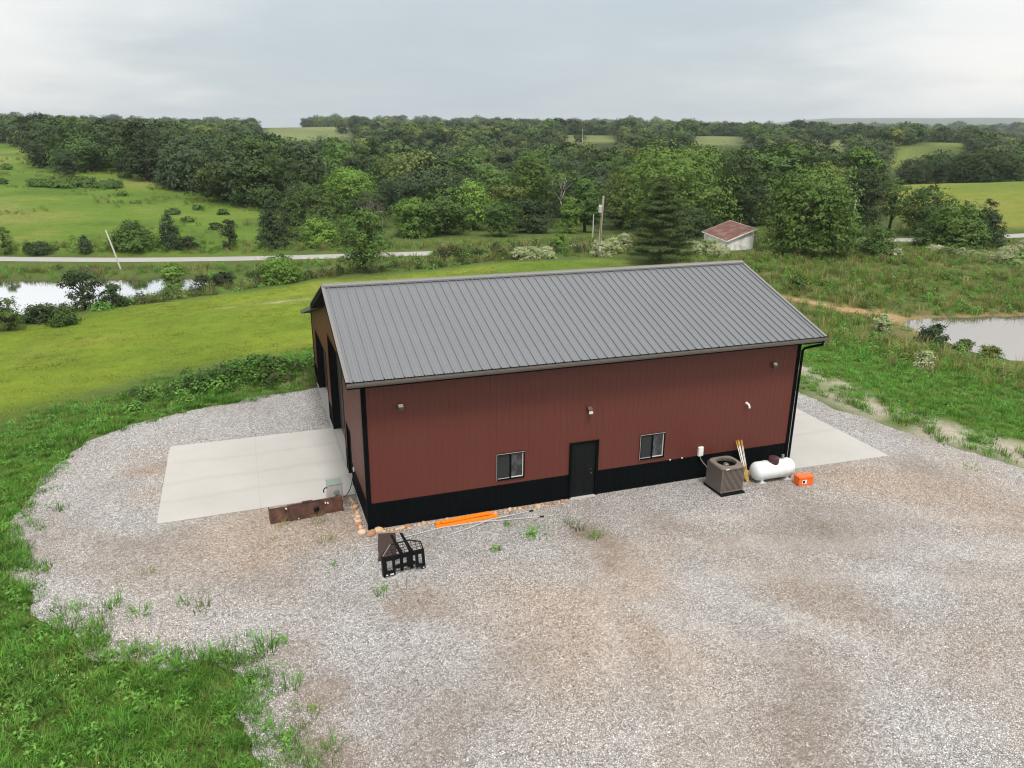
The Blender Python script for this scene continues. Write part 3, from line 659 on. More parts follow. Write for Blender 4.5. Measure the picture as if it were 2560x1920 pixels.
# rusty steel trough
def rustmat():
    m, t = newmat('rusted_steel'); co = objco(t); n = t.noise(3, 8, .7, co)
    c = t.ramp(n, [(.3, (.030,.016,.013)), (.48, (.075,.032,.022)), (.6, (.13,.055,.032)), (.75, (.20,.13,.10))])
    c = t.mix(t.ramp(t.noise(26, 4, .7, co), [(.45, 0), (.7, .5)]), c, (.045,.024,.018))
    t.l.new(c, t.b.inputs['Base Color']); t.b.inputs['Roughness'].default_value = .8; t.b.inputs['Metallic'].default_value = .15
    bn = t.node('ShaderNodeBump', {'Height': n, 'Strength': .4, 'Distance': .02}); t.l.new(bn.outputs[0], t.b.inputs['Normal']); return m
M['rust'] = rustmat()
tg = thing('steel_trough', 'long rusty brown steel blade box lying on gravel along the left pad', 'steel trough', (-1.80, 1.52, .02), R(4.5))
tilt = Matrix.Rotation(R(-14), 4, 'X')
def tbox(b, *q):
    o = len(b.v); b.box(*q)
    for i in range(o, len(b.v)): b.v[i] = tuple(tilt @ Vector(b.v[i]))
b = MB(); tbox(b, -1.17, 1.17, 0, .03, 0, .50); tbox(b, -1.17, -.0, -.03, .0, .0, .03); tbox(b, -.60, 1.17, .03, .16, .47, .50); b.build('face_plate', M['rust'], tg, bevel=.004)
for x0, x1 in ((-1.20, -1.171), (1.171, 1.20)):
    b = MB(); tbox(b, x0, x1, -.06, .22, 0, .52); b.build('end_plate', M['rust'], tg, bevel=.004)
b = MB(); tbox(b, -.58, .52, -.055, -.001, .06, .45); tbox(b, -.58, .52, -.085, -.031, .0, .06); b.build('raised_panel', M['rust'], tg, bevel=.006)
for x in (-.62, .56):
    b = MB(); tbox(b, x-.02, x+.02, -.075, -.001, .035, .49); b.build('rib', M['rust'], tg, bevel=.004)
b = MB(); tbox(b, -.12, .22, -.02, .12, .501, .545); tbox(b, .30, .46, -.02, .06, .501, .52); b.build('hinge_bar', M['rust'], tg, bevel=.008)
b = MB(); b.lathe([(0, -.10), (.05, -.10), (.09, -.07), (.09, -.05)], 12, (.30, 0, .27), 'y'); b.build('hub_stub', M['blackgloss'], tg)
for x, zz in ((-.66, .44), (.62, .40), (.70, .38), (-.3, .05)):
    b = MB(); b.lathe([(0, -.10), (.022, -.095), (.026, -.02)], 10, (0, 0, 0), 'y'); o = b.build('bolt', M['lens'], tg, smooth=True); o.location = tilt @ Vector((x, .0, zz))
# pallet fork frame lying back on the gravel
pf = thing('pallet_fork', 'black steel pallet fork frame with two tines and mesh guard on gravel', 'pallet fork', (.56, -2.78, .02), R(6))
tl = Matrix.Rotation(R(-10), 4, 'X')
def pbox(b, *q):
    o = len(b.v); b.box(*q)
    for i in range(o, len(b.v)): b.v[i] = tuple(tl @ Vector(b.v[i]))
b = MB(); FH = .58
pbox(b, -.60, .62, -.05, .03, FH-.13, FH); pbox(b, -.30, .36, -.05, .03, .17, .27)
for x, w in ((-.60, .10), (-.34, .09), (.10, .12), (.36, .10), (.56, .08)): pbox(b, x, x+w, -.065, -.051, .14, FH-.06)
for x in (-.63, .62): pbox(b, x, x+.032, -.08, .08, .0, FH+.01)
pbox(b, -.60, -.27, -.10, -.066, .02, .18); pbox(b, .36, .62, -.10, -.066, .08, .18); pbox(b, .52, .60, -.10, -.04, -.0, .079)
fr2 = b.build('frame', M['blackgloss'], pf, bevel=.006)
for q in ((-.56, -.50, -.108, -.1005, .045, .075), (-.44, -.33, -.108, -.1005, .04, .08), (.56, .60, -.108, -.1005, .03, .06)): b = MB(); pbox(b, *q); b.build('latch_slot', M['lens'], fr2)
b = MB(); y0_, gz = .11, .58
hp = [(-.60, y0_, gz), (-.58, y0_+.05, gz+.05), (-.28, .36, gz+.20), (.30, .36, gz+.22), (.62, .24, gz+.16), (.64, y0_, gz)]
b.tube(hp, .022, 8); gd = b.build('guard_hoop', M['blackgloss'], pf, smooth=True)
b = MB()
def hoop_s(x): return .22+.78*min(1, (x+.60)/.32) if x < -.28 else 1 if x < .30 else 1-.32*(x-.30)/.32
for k in range(10):
    x = -.54+k*.125; s_ = hoop_s(x); b.tube([(x, y0_, gz), (x, y0_+(.36-y0_)*s_, gz+.21*s_)], .0085, 5)
for k in range(3):
    s_ = .24+k*.26; xs_ = [x for x in (-.60+.02*q for q in range(62)) if hoop_s(x) >= s_-.02]; b.tube([(xs_[0], y0_+(.36-y0_)*s_, gz+.21*s_), (xs_[-1], y0_+(.36-y0_)*s_, gz+.21*s_)], .0085, 5)
b.build('guard_mesh', M['blackgloss'], gd)
b = MB(); b.tube([(-.585, y0_-.005, gz+.026), (-.28, .335, gz+.226)], .02, 6); b.build('worn_rail', M['gutter'], gd)
for x in (-.10, .20):
    b = MB()
    P0 = [(x, .0, .05), (x+.10, .0, .05), (x+.10, .02, .12), (x, .02, .12)]; P1 = [(x+.012, 1.02, .70), (x+.088, 1.02, .70), (x+.088, 1.0, .73), (x+.012, 1.0, .73)]
    Pm = [(x, .06, .58), (x+.10, .06, .58), (x+.10, .03, .66), (x, .03, .66)]
    b.add(P0+Pm+P1, [(0,1,2,3), (11,10,9,8)]+[(o+i, o+(i+1) % 4, o+4+(i+1) % 4, o+4+i) for o in (0, 4) for i in range(4)]); b.build('tine', M['blackgloss'], pf, bevel=.006)
mt = MB(); n = 14
prof = []
for k in range(n+1):
    y = k/n*1.42; prof.append((-.24+.035*vnoise(k*1.0, 3., 1.3, 4), y))
prof += [(.30, 1.42), (.31, .7), (.30, 0)]
mt.prism(prof, 0, .07); mt.box(-.22, .28, .02, 1.40, .0705, .085)
rm = mt.build('rusty_plate', paint('brown_plate', (.040,.021,.017), .75, var=.2, vscale=5, bump=.2, bscale=20), loc=(.19, -2.02, .03), rot=(R(3), 0, R(-10)), bevel=.01)
tag(rm, 'flat dark brown ragged edged slab lying behind the pallet fork', 'steel plate')
# orange boards and pipes along the rocks
ob = [((2.13, -.32, .05), (4.22, -.20, .05), 'top orange board nearest the rocks by the black wainscot'), ((2.08, -.52, .05), (4.25, -.44, .05), 'orange board lying nearest the white pipes on gravel'), ((2.3, -.42, .13), (4.0, -.30, .13), 'short orange board on top of the other two orange boards')]
for a, b_, lab in ob:
    b = MB(); b.bar(a, b_, .15, .06); q = MB()
    o = b.build('orange_board', paint('orange_board_paint', (.80,.20,.006), .5, var=.1), bevel=.008); tag(o, lab, 'board', 'orange boards along the barn')
def polyline_tube(name, pts, r, mat, label, cat, group):
    b = MB(); b.tube(pts, r, 8); o = b.build(name, mat, smooth=True); return tag(o, label, cat, group)
wp = paint('white_pipe', (.50,.49,.48), .45, var=.12)
pA = [at_ for at_ in ((-.05, -.86, .045), (.9, -.80, .045), (2.0, -.72, .05), (3.2, -.78, .06), (5.0, -1.05, .045), (6.4, -1.28, .04))]
p1 = thing('white_pipe', 'long thin white pipe running from the pallet fork towards the door', 'pipe', (0,0,0), 0, 'white pipes on the gravel')
b = MB(); b.tube([(-.3, -1.0, .045), (1.0, -.84, .05), (2.2, -.66, .07), (3.4, -.71, .10), (4.4, -.83, .07), (6.0, -1.02, .045)], .013, 8); b.build('tube', wp, p1, smooth=True)
b = MB(); b.tube([(5.55, -.96, .05), (5.7, -.98, .05)], .028, 8); b.build('coupling', M['blackgloss'], p1); b = MB(); b.tube([(.32, -.925, .048), (.42, -.915, .048)], .024, 8); b.build('coupling', M['black'], p1)
p2 = thing('white_pipe', 'thin white pipe crossing over the other beside the orange boards', 'pipe', (0,0,0), 0, 'white pipes on the gravel')
b = MB(); b.tube([(2.3, -1.16, .045), (3.1, -.98, .08), (3.9, -.74, .13), (4.9, -.55, .06), (5.6, -.45, .045)], .013, 8); b.build('tube', wp, p2, smooth=True)
b = MB(); b.tube([(5.35, -.49, .05), (5.5, -.465, .05)], .028, 8); b.build('coupling', M['blackgloss'], p2)
# border stones along the wall
def stone_mesh(seed):
    bm = bmesh.new(); bmesh.ops.create_icosphere(bm, subdivisions=2, radius=1)
    for v in bm.verts:
        d = v.co.normalized(); k = 1+.22*mnoise.noise(d*1.1+Vector((seed*3.1, 0, 0)))+.12*mnoise.noise(d*2.3+Vector((0, seed*5.7, 0)))
        v.co = Vector((d.x*k, d.y*k*.85, max(-.3, d.z*k*.72)))
    me = bpy.data.meshes.new('stone'); bm.to_mesh(me); bm.free()
    me.polygons.foreach_set('use_smooth', [True]*len(me.polygons)); return me
sm_ = []
for i, c in enumerate(((.45,.30,.17), (.50,.34,.20), (.40,.25,.15), (.52,.38,.27), (.33,.17,.10))):
    sm_.append(paint('sandstone_%s' % 'abcde'[i], c, .85, var=.2, vscale=2, fine=.1, fscale=14, bump=.4, bscale=8))
protos = []
for k in range(10):
    me = stone_mesh(k); me.materials.append(sm_[k % 5]); protos.append(me)
SG = 'tan border stones along the barn wall'
def put_stone(x, y, s, label):
    o = bpy.data.objects.new('border_stone', random.choice(protos)); COL.objects.link(o)
    o.location = (x, y, .02+s*.16); o.scale = (s*random.uniform(.85, 1.25), s*random.uniform(.8, 1.1), s*random.uniform(.75, 1.1)); o.rotation_euler = (0, 0, random.uniform(0, 6.3))
    return tag(o, label, 'stone', SG)
x = .30
while x < 6.95:
    s = random.uniform(.055, .105)
    put_stone(x, -.17+random.uniform(-.05, .03)-(.03 if x < 1 else 0), s, 'tan stone in the row along the front wall left of the orange boards' if x < 2.1 else 'tan stone in the row behind the orange boards' if x < 4.25 else 'tan stone in the row between orange boards and front door')
    if random.random() < .5: put_stone(x+random.uniform(-.05, .05), -.30+random.uniform(-.05, .03), s*.6, 'small stone at the outer edge of the front wall border')
    x += s*random.uniform(1.7, 2.3)
y = .25
while y < 2.5:
    s = random.uniform(.07, .12); put_stone(-.20+random.uniform(-.06, .03), y, s, 'tan stone in the row along the left gable wall'); y += s*random.uniform(1.6, 2.1)
    if random.random() < .4: put_stone(-.36+random.uniform(-.05, .05), y, s*.6, 'small stone at the outer edge of the gable wall border')
put_stone(.02, -.30, .18, 'largest tan stone at the near corner of the barn'); put_stone(-.25, -.12, .16, 'pinkish tan stone left of the barn corner'); put_stone(.27, -.16, .15, 'yellowish stone right of the largest corner stone')
# ------------------------------------------------------------------ the ground sheet
def axis(lo, hi, step, far0, far1, g=1.075):
    a = list(np.arange(lo, hi+1e-6, step)); s = step; x = lo; left = []
    while x > far0: s *= g; x -= s; left.append(x)
    s = step; x = hi; right = []
    while x < far1: s *= g; x += s; right.append(x)
    return np.array(left[::-1]+a+right)
AX = axis(-42, 92, .75, -9500, 9500); AY = axis(-14, 96, .75, -600, 9500)
GXX, GYY = np.meshgrid(AX, AY); gx = GXX.ravel(); gy2 = GYY.ravel()
gzz = ground_z(gx, gy2)
V = np.stack([gx, gy2, gzz], 1); nx_, ny_ = len(AX), len(AY)
i0 = (np.arange(ny_-1)[:,None]*nx_+np.arange(nx_-1)[None]).ravel()
Fq = np.stack([i0, i0+1, i0+nx_+1, i0+nx_], 1)
LAWN = [(-60,4),(-22,6),(-14,15),(-9,20),(-3,22.5),(6,25),(24,26),(32,36),(39,46),(33,52.5),(24,52.5),(4,52),(-4.7,50.2),(-12.4,43.8),(-19,37.2),(-30,28),(-60,20)]
MEADOW = [(-140,92),(-30,83),(-4,78),(3,90),(1,124),(-3,150),(-20,205),(-34,255),(-45,292),(-80,350),(-180,430),(-330,260)]
RFIELD = [(90,64),(118,56),(260,60),(300,160),(160,128),(128,108),(112,96),(98,76)]
def polar(x, y): return np.arctan2(x-OX, y-OY), np.hypot(x-OX, y-OY)
th_, r_ = polar(gx, gy2); ydg = polydist(gx, gy2, YARD)
colr = np.tile(np.array([[.085,.125,.030]]), (len(gx), 1))
def lay(c, w): 
    global colr
    w = np.clip(w, 0, 1)[:,None]; colr = colr*(1-w)+np.array([c])*w
forest = sstep(115, 150, r_); lay((.030,.042,.014), forest*.85)
nz1 = vnoise(gx, gy2, 5, 21); nz2 = vnoise(gx, gy2, 1.8, 22); nz3 = vnoise(gx, gy2, 22, 23)
md = polydist(gx, gy2, MEADOW); lay((.115,.180,.026), sstep(4, -4, md+nz1*10)); lay((.075,.135,.020), sstep(4, -4, md)*np.clip(nz3*2.2+nz1*1.6+.15, 0, .85)); lay((.23,.215,.07), sstep(0, -8, md)*np.clip(-nz3*2-nz1-.35, 0, .5))
rf_ = polydist(gx, gy2, RFIELD); lay((.165,.195,.032), sstep(3, -3, rf_)); lay((.115,.165,.028), sstep(3, -3, rf_)*np.clip(nz3*2.4, 0, .8)); lay((.22,.21,.06), sstep(3, -3, rf_)*np.clip(vnoise(gx, gy2, 12, 24)*2-.3, 0, .5))
nzf = vnoise(gx, gy2, 45, 65)*.022
for a, b, r0, r1, k in FIELDS: lay((.155,.18,.065) if k else (.15,.19,.045), sstep(-.008, .008, th_-a+nzf)*sstep(.008, -.008, th_-b+nzf)*sstep(r0-10, r0+25, r_+nzf*2500)*sstep(r1+20, r1-20, r_)*(.75+.5*vnoise(gx, gy2, 35, 66)))
ln = polydist(gx, gy2, LAWN)
lay((.180,.240,.024), sstep(1.5, -2.5, ln+nz1*2)); lay((.13,.195,.020), sstep(1, -2, ln)*np.clip(nz2*.9+nz1*1.4+nz3*1.2+.15, 0, .8)); lay((.11,.175,.022), sstep(1, -2, ln)*sstep(12, 26, gx)); lay((.25,.245,.05), sstep(1, -3, ln)*np.clip(-nz1*1.7+nz2*.5-.3, 0, .5))
for x, y, r in ((.5, 41.2, 2.3), (-2.6, 37.3, .9), (3.5, 42.0, 1.6), (-4.5, 40.5, .8), (2.2, 35.5, .8)): lay((.42,.34,.22), np.exp(-((gx-x)**2/r**2+(gy2-y)**2/(r*.45)**2))*np.clip(.6+nz2*2, 0, 1))
lay((.070,.155,.020), sstep(5.5, 1.2, ydg+nz1*3)*sstep(-.5, .3, ydg)*(gx < 14)); lay((.09,.16,.02), sstep(15, 8, ydg+nz1*6)*sstep(-.5, .5, ydg)*(gx > 14)*.9)
lay((.105,.13,.035), sstep(16, 22, ydg)*(gx > 30)*(r_ < 100)*(gy2 < 52)*np.clip(.6+nz1, 0, 1)); lay((.19,.16,.075), sstep(14, 20, ydg)*(gx > 28)*(r_ < 100)*(gy2 < 50)*np.clip(nz1*2+nz2*.8-.15, 0, .7))
# dirt strips right of the yard, bare bank by the right pond, mound left of the barn, soil in the near grass
dstrip = np.clip(1.6-np.abs(ydg-1.5-nz1*2.0)/1.6, 0, 1)*(gx > 19)*(gy2 < 14)*(gy2 > -14); lay((.46,.41,.33), dstrip*np.clip(.75+nz2*1.6, 0, 1))
bank = [(40.8,32.8),(43.5,30.6),(45.6,27.8),(48.2,25.6),(46.4,24.2),(44.6,25.0),(43.4,27.6),(41.2,30.8)]
lay((.42,.28,.15), sstep(.8, -.4, polydist(gx, gy2, bank)+nz2*1.4)); lay((.30,.21,.11), sstep(.9, 0, np.abs(polydist(gx, gy2, PONDS[1][1])-.3)+nz2)*(gy2 > 20)*.8)
lay((.34,.25,.16), np.exp(-((gx+2.4)**2/2.4**2+(gy2-16.6)**2/1.0**2)))
lay((.20,.135,.085), np.exp(-((gx+2.9)**2+(gy2+9.4)**2)/1.2)*.9)
lay((.13,.10,.055), sstep(4, .3, ydg)*sstep(-.6, .2, ydg)*(gx < 14)*np.clip(.12+nz2*1.8, 0, .7))
wet = sstep(.12, .0, gzz+3.1)*((gx < 0) & (gy2 > 40) & (gy2 < 75)); lay((.07,.06,.035), wet)
# mound of soil behind the left gable
gzz = gzz+.75*np.exp(-((gx+2.6)**2/2.6**2+(gy2-17.2)**2/1.3**2)); V[:,2] = gzz
RD = [(-120,95),(-60,85),(-29,79.9),(-12,75.8),(5.8,71.2),(20.4,67.4),(32,66.2),(44,66.6),(58,64.8),(70,61),(79.6,58.3),(98.5,56),(130,52),(200,44)]
rq = np.array([q for q in RD]); rx_ = np.arange(-120, 200.1, 2.0); ry_ = np.interp(rx_, rq[:,0], rq[:,1]); ry_ = np.convolve(np.pad(ry_, 4, 'edge'), np.ones(9)/9, 'valid')
rz_ = ground_z(rx_, ry_); rz_ = np.convolve(np.pad(rz_, 8, 'edge'), np.ones(17)/17, 'valid')
dr_ = np.abs(gy2-np.interp(gx, rx_, ry_)); bed = np.interp(gx, rx_, rz_); kr = sstep(5.5, 2.2, dr_)*((gx > -119) & (gx < 199)); gzz = gzz*(1-kr)+(bed-.10)*kr; V[:,2] = gzz
gme = np_mesh('ground', V, Fq, [], True)
a_ = gme.color_attributes.new('cover', 'FLOAT_COLOR', 'POINT'); a_.data.foreach_set('color', np.concatenate([colr, np.ones((len(colr), 1))], 1).astype(np.float32).ravel())
m, t = newmat('turf_and_soil'); co = objco(t)
base = t.node('ShaderNodeVertexColor', layer_name='cover').outputs[0]
n1 = t.noise(.55, 6, .65, co); n2 = t.noise(6, 5, .7, co); n3 = t.noise(24, 3, .7, co)
f = t.math('ADD', t.math('MULTIPLY_ADD', n1, .8, .6), t.math('ADD', t.math('MULTIPLY_ADD', n2, 1.1, -.55), t.math('MULTIPLY_ADD', n3, .9, -.45)), clamp=False)
c = t.mix(1, base, t.node('ShaderNodeCombineColor', {0: f, 1: f, 2: f}).outputs[0], 'MULTIPLY')
t.l.new(c, t.b.inputs['Base Color']); t.b.inputs['Roughness'].default_value = .95; t.b.inputs['Specular IOR Level'].default_value = .1
bn = t.node('ShaderNodeBump', {'Height': t.math('ADD', n2, t.math('MULTIPLY', n3, .5)), 'Strength': .8, 'Distance': .16}); t.l.new(bn.outputs[0], t.b.inputs['Normal'])
gme.materials.append(m); gob = link('ground', gme); gob['kind'] = 'structure'

# ------------------------------------------------------------------ ponds
def watermat(name, col):
    m, t = newmat(name); co = objco(t)
    bn = t.node('ShaderNodeBump', {'Height': t.noise(1.4, 3, .5, objco(t, (.5, 1.6, 1))), 'Strength': .06, 'Distance': .05})
    t.b.inputs['Base Color'].default_value = col+(1,); t.b.inputs['Roughness'].default_value = .6; t.b.inputs['Specular IOR Level'].default_value = 0
    gl = t.node('ShaderNodeBsdfGlossy', {'Color': (.97,.98,1,1), 'Roughness': .025, 'Normal': bn.outputs[0]})
    lw = t.node('ShaderNodeLayerWeight', {'Blend': .86, 'Normal': bn.outputs[0]})
    mx = t.node('ShaderNodeMixShader', {0: lw.outputs['Fresnel'], 1: t.b.outputs[0], 2: gl.outputs[0]}); t.l.new(mx.outputs[0], t.o.inputs['Surface'])
    return m
def sheet(name, poly, z, mat):
    b = MB(); b.add([(x, y, z) for x, y in poly], [tuple(range(len(poly)))]); o = b.build(name, mat); o['kind'] = 'structure'; return o
def grown(pp, k=1.6):
    c = np.mean(pp, 0); return [tuple(c+(np.array(p)-c)*(1+k/np.hypot(*(np.array(p)-c)))) for p in pp]
sheet('pond_water', grown(PONDS[0][1]), PONDS[0][0], watermat('pond_water_brown', (.05,.042,.028)))
sheet('pond_water', grown(PONDS[1][1]), PONDS[1][0], watermat('pond_water_tan', (.10,.083,.06)))

# ------------------------------------------------------------------ road
rm_ = paint('pale_gravel_road', (.30,.29,.275), .9, var=.2, vscale=.15, fine=.1, fscale=6, spec=.08)
b = MB()
for x, y, z in zip(rx_, ry_, rz_):
    for off, dz in ((-1.45, -.07), (-1.2, .0), (0, .04), (1.2, .0), (1.45, -.07)): b.v.append((x, y+off, z+dz))
for i in range(len(rx_)-1):
    for k in range(4): b.f.append((i*5+k, i*5+5+k, i*5+5+k+1, i*5+k+1)); b.m.append(0)
o = b.build('road', rm_, smooth='all'); o['kind'] = 'structure'
# ------------------------------------------------------------------ foliage building blocks
def quads(C_, N_, size, asp=.62):
    """one diamond leaf per centre, facing N_"""
    n = len(C_); N_ = N_/np.linalg.norm(N_, axis=1)[:,None]
    a = rng.normal(size=(n, 3)); t1 = np.cross(N_, a); t1 /= np.linalg.norm(t1, axis=1)[:,None]; t2 = np.cross(N_, t1)
    s = (np.asarray(size)*rng.uniform(.65, 1.35, n))[:,None]
    bend = N_*s*.18
    V = np.stack([C_+t1*s-bend, C_+t2*s*asp, C_-t1*s-bend, C_-t2*s*asp], 1).reshape(-1, 3)
    return V, np.arange(4*n).reshape(n, 4)
PROF = {'round': lambda z: np.sqrt(np.clip(1-((z-.46)/.56)**2, .02, 1)), 'broad': lambda z: np.clip(1-((z-.42)/.62)**4, .05, 1)**.5,
        'cone': lambda z: np.clip(1-z, 0, 1)**.8*.95+.05, 'conebroad': lambda z: np.clip(1-z**1.6, 0, 1)**.75, 'column': lambda z: np.clip(1-(np.abs(z-.42)/.62)**3, .05, 1)**.6,
        'bush': lambda z: np.sqrt(np.clip(1-(z*.93)**2, .03, 1)), 'weep': lambda z: np.clip(1-((z-.36)/.68)**4, .06, 1)**.5, 'airy': lambda z: np.sqrt(np.clip(1-((z-.5)/.56)**2, .05, 1))}
def crown(style, Rr, H, z0, nclump, nleaf, leaf, csize=.3):
    st = 'round' if style == 'airytrunk' else style
    z = rng.uniform(0, 1, nclump*3); pr_ = PROF[st](z); keep = rng.uniform(0, 1, nclump*3) < pr_*.9+.1
    z = z[keep][:nclump]; k = len(z); ph = rng.uniform(0, 2*np.pi, k)
    l = rng.uniform(0, 6.28, 4); lob = 1+.14*np.sin(2*ph+l[0]+z*3)+.12*np.sin(3*ph+l[1]-z*4)+.08*np.sin(5*ph+l[2])
    u = rng.uniform(.25, 1, k)**.5
    if style in ('airy', 'airytrunk'): u = rng.uniform(.1, 1.05, k)**.7
    r = Rr*PROF[st](z)*lob*u*(1-csize*.4)
    C0 = np.stack([r*np.cos(ph), r*np.sin(ph), z0+H*(.04+z*.93)], 1)
    cs = Rr*csize*rng.uniform(.65, 1.3, k)
    if st in ('cone', 'column', 'conebroad'): cs *= .75+.4*(1-z)
    tw = max(3, nleaf//6); nl = 6
    d = rng.normal(size=(k, tw, 3)); d /= np.linalg.norm(d, axis=2)[:,:,None]; d[:,:,2] = np.abs(d[:,:,2])*rng.choice([1, 1, 1, -.8], size=(k, tw))
    rad = rng.uniform(.5, 1.08, (k, tw, 1))**.6
    sq = np.array([1.15, 1.15, .78]) if style not in ('weep',) else np.array([.85, .85, 1.25])
    C1 = C0[:,None]+d*rad*cs[:,None,None]*sq
    out = np.stack([np.cos(ph), np.sin(ph), np.full(k, 1.0)], 1)
    N1 = d*.8+out[:,None]*.65+rng.normal(size=d.shape)*.18
    sp = leaf*1.9
    C2 = C1[:,:,None]+rng.normal(size=(k, tw, nl, 3))*sp*np.array([.75, .75, .38]); N2 = N1[:,:,None]+rng.normal(size=(k, tw, nl, 3))*.24
    C2 = C2.reshape(-1, 3); C2[:,2] = np.maximum(C2[:,2], .02)
    return quads(C2, N2.reshape(-1, 3), leaf), C0
def trunk(h, r, C0, n=6, lean=0):
    b = MB(); top = h*.72; pts = [(lean*math.sin(q*2.1)*.15*h*.2, lean*math.cos(q*1.7)*.1*h*.2, -.2+q*(top+.2)) for q in (0, .25, .5, .75, 1)]
    b.tube(pts, [r*1.35, r, r*.8, r*.6, r*.25], 7)
    idx = rng.choice(len(C0), min(n, len(C0)), replace=False)
    for i in idx:
        e = Vector(C0[i]); s = Vector((0, 0, min(top*.9, max(h*.18, e.z*.55)))); mid = s.lerp(e, .55)+Vector((0, 0, .05*h)); b.tube([s, mid, e], [r*.45, r*.28, r*.08], 5)
    return b
LEAF = {'dark': leafmat('leaf_dark', (.026,.050,.012), yellow=(.058,.084,.016), trans=.15), 'mid': leafmat('leaf_mid', (.053,.106,.017), yellow=(.10,.142,.022), trans=.15), 'bright': leafmat('leaf_bright', (.125,.235,.034), yellow=(.19,.25,.038), trans=.2),
  'cedar': leafmat('leaf_cedar', (.030,.056,.019), yellow=(.06,.085,.024), trans=.1), 'walnut': leafmat('leaf_walnut', (.075,.145,.022), yellow=(.125,.18,.028), trans=.18), 'olive': leafmat('leaf_olive', (.10,.135,.026), yellow=(.15,.165,.034), trans=.15),
  'willow': leafmat('leaf_willow', (.10,.145,.062), yellow=(.13,.16,.06)), 'daisy': leafmat('daisy_petal', (.72,.70,.60), yellow=(.75,.60,.12), hue=.5, trans=.1), 'lime': leafmat('leaf_lime', (.098,.180,.026), yellow=(.16,.225,.034), trans=.18), 'white': leafmat('leaf_flowering', (.17,.25,.075), yellow=(.46,.48,.28), hue=.9, var=.5), 'far': leafmat('leaf_far', (.040,.074,.020), yellow=(.085,.112,.028), trans=.12, nscale=.02, var=.55, hue=.4),
  'pine': leafmat('pine_needles', (.056,.088,.024), yellow=(.09,.115,.03), trans=.18, hue=.2)}
BARK = paint('bark', (.075,.055,.042), .9, var=.3, vscale=4, bump=.5, bscale=12)
GREYBARK = paint('grey_bark', (.34,.31,.28), .9, var=.2, vscale=4)

def plant(name, label, cat, x, y, h, rad, style, tint, group=None, leaf=None, dens=1.0, z=None):
    """a single tree or shrub built for its own size"""
    z = float(ground_z(x, y)) if z is None else z
    o = thing(name, label, cat, (x, y, z-.05), random.uniform(0, 6.28), group)
    bush = style == 'bush'; z0 = 0 if bush or style in ('cone', 'conebroad', 'column') else h*(.05 if style in ('airy', 'weep') else .30 if style == 'airytrunk' else .12)
    vol = rad*rad*h
    nc = int(np.clip(34*vol**.42*dens, 24, 300)); nl = 54
    if style in ('airy', 'airytrunk'): nc = int(nc*.66); nl = 48
    leaf = leaf or float(np.clip(.055+.022*rad, .07, .20))
    (Vv, Ff), C0 = crown(style, rad, h-z0, z0, nc, nl, leaf, .24 if style in ('airy', 'airytrunk') else .28)
    me = np_mesh('crown', Vv, Ff, LEAF[tint]); link('crown', me, o)
    trunk(h, .035*h**.8+.03, C0, 5 if bush else 10, 1).build('trunk', BARK, o, smooth='all')
    return o
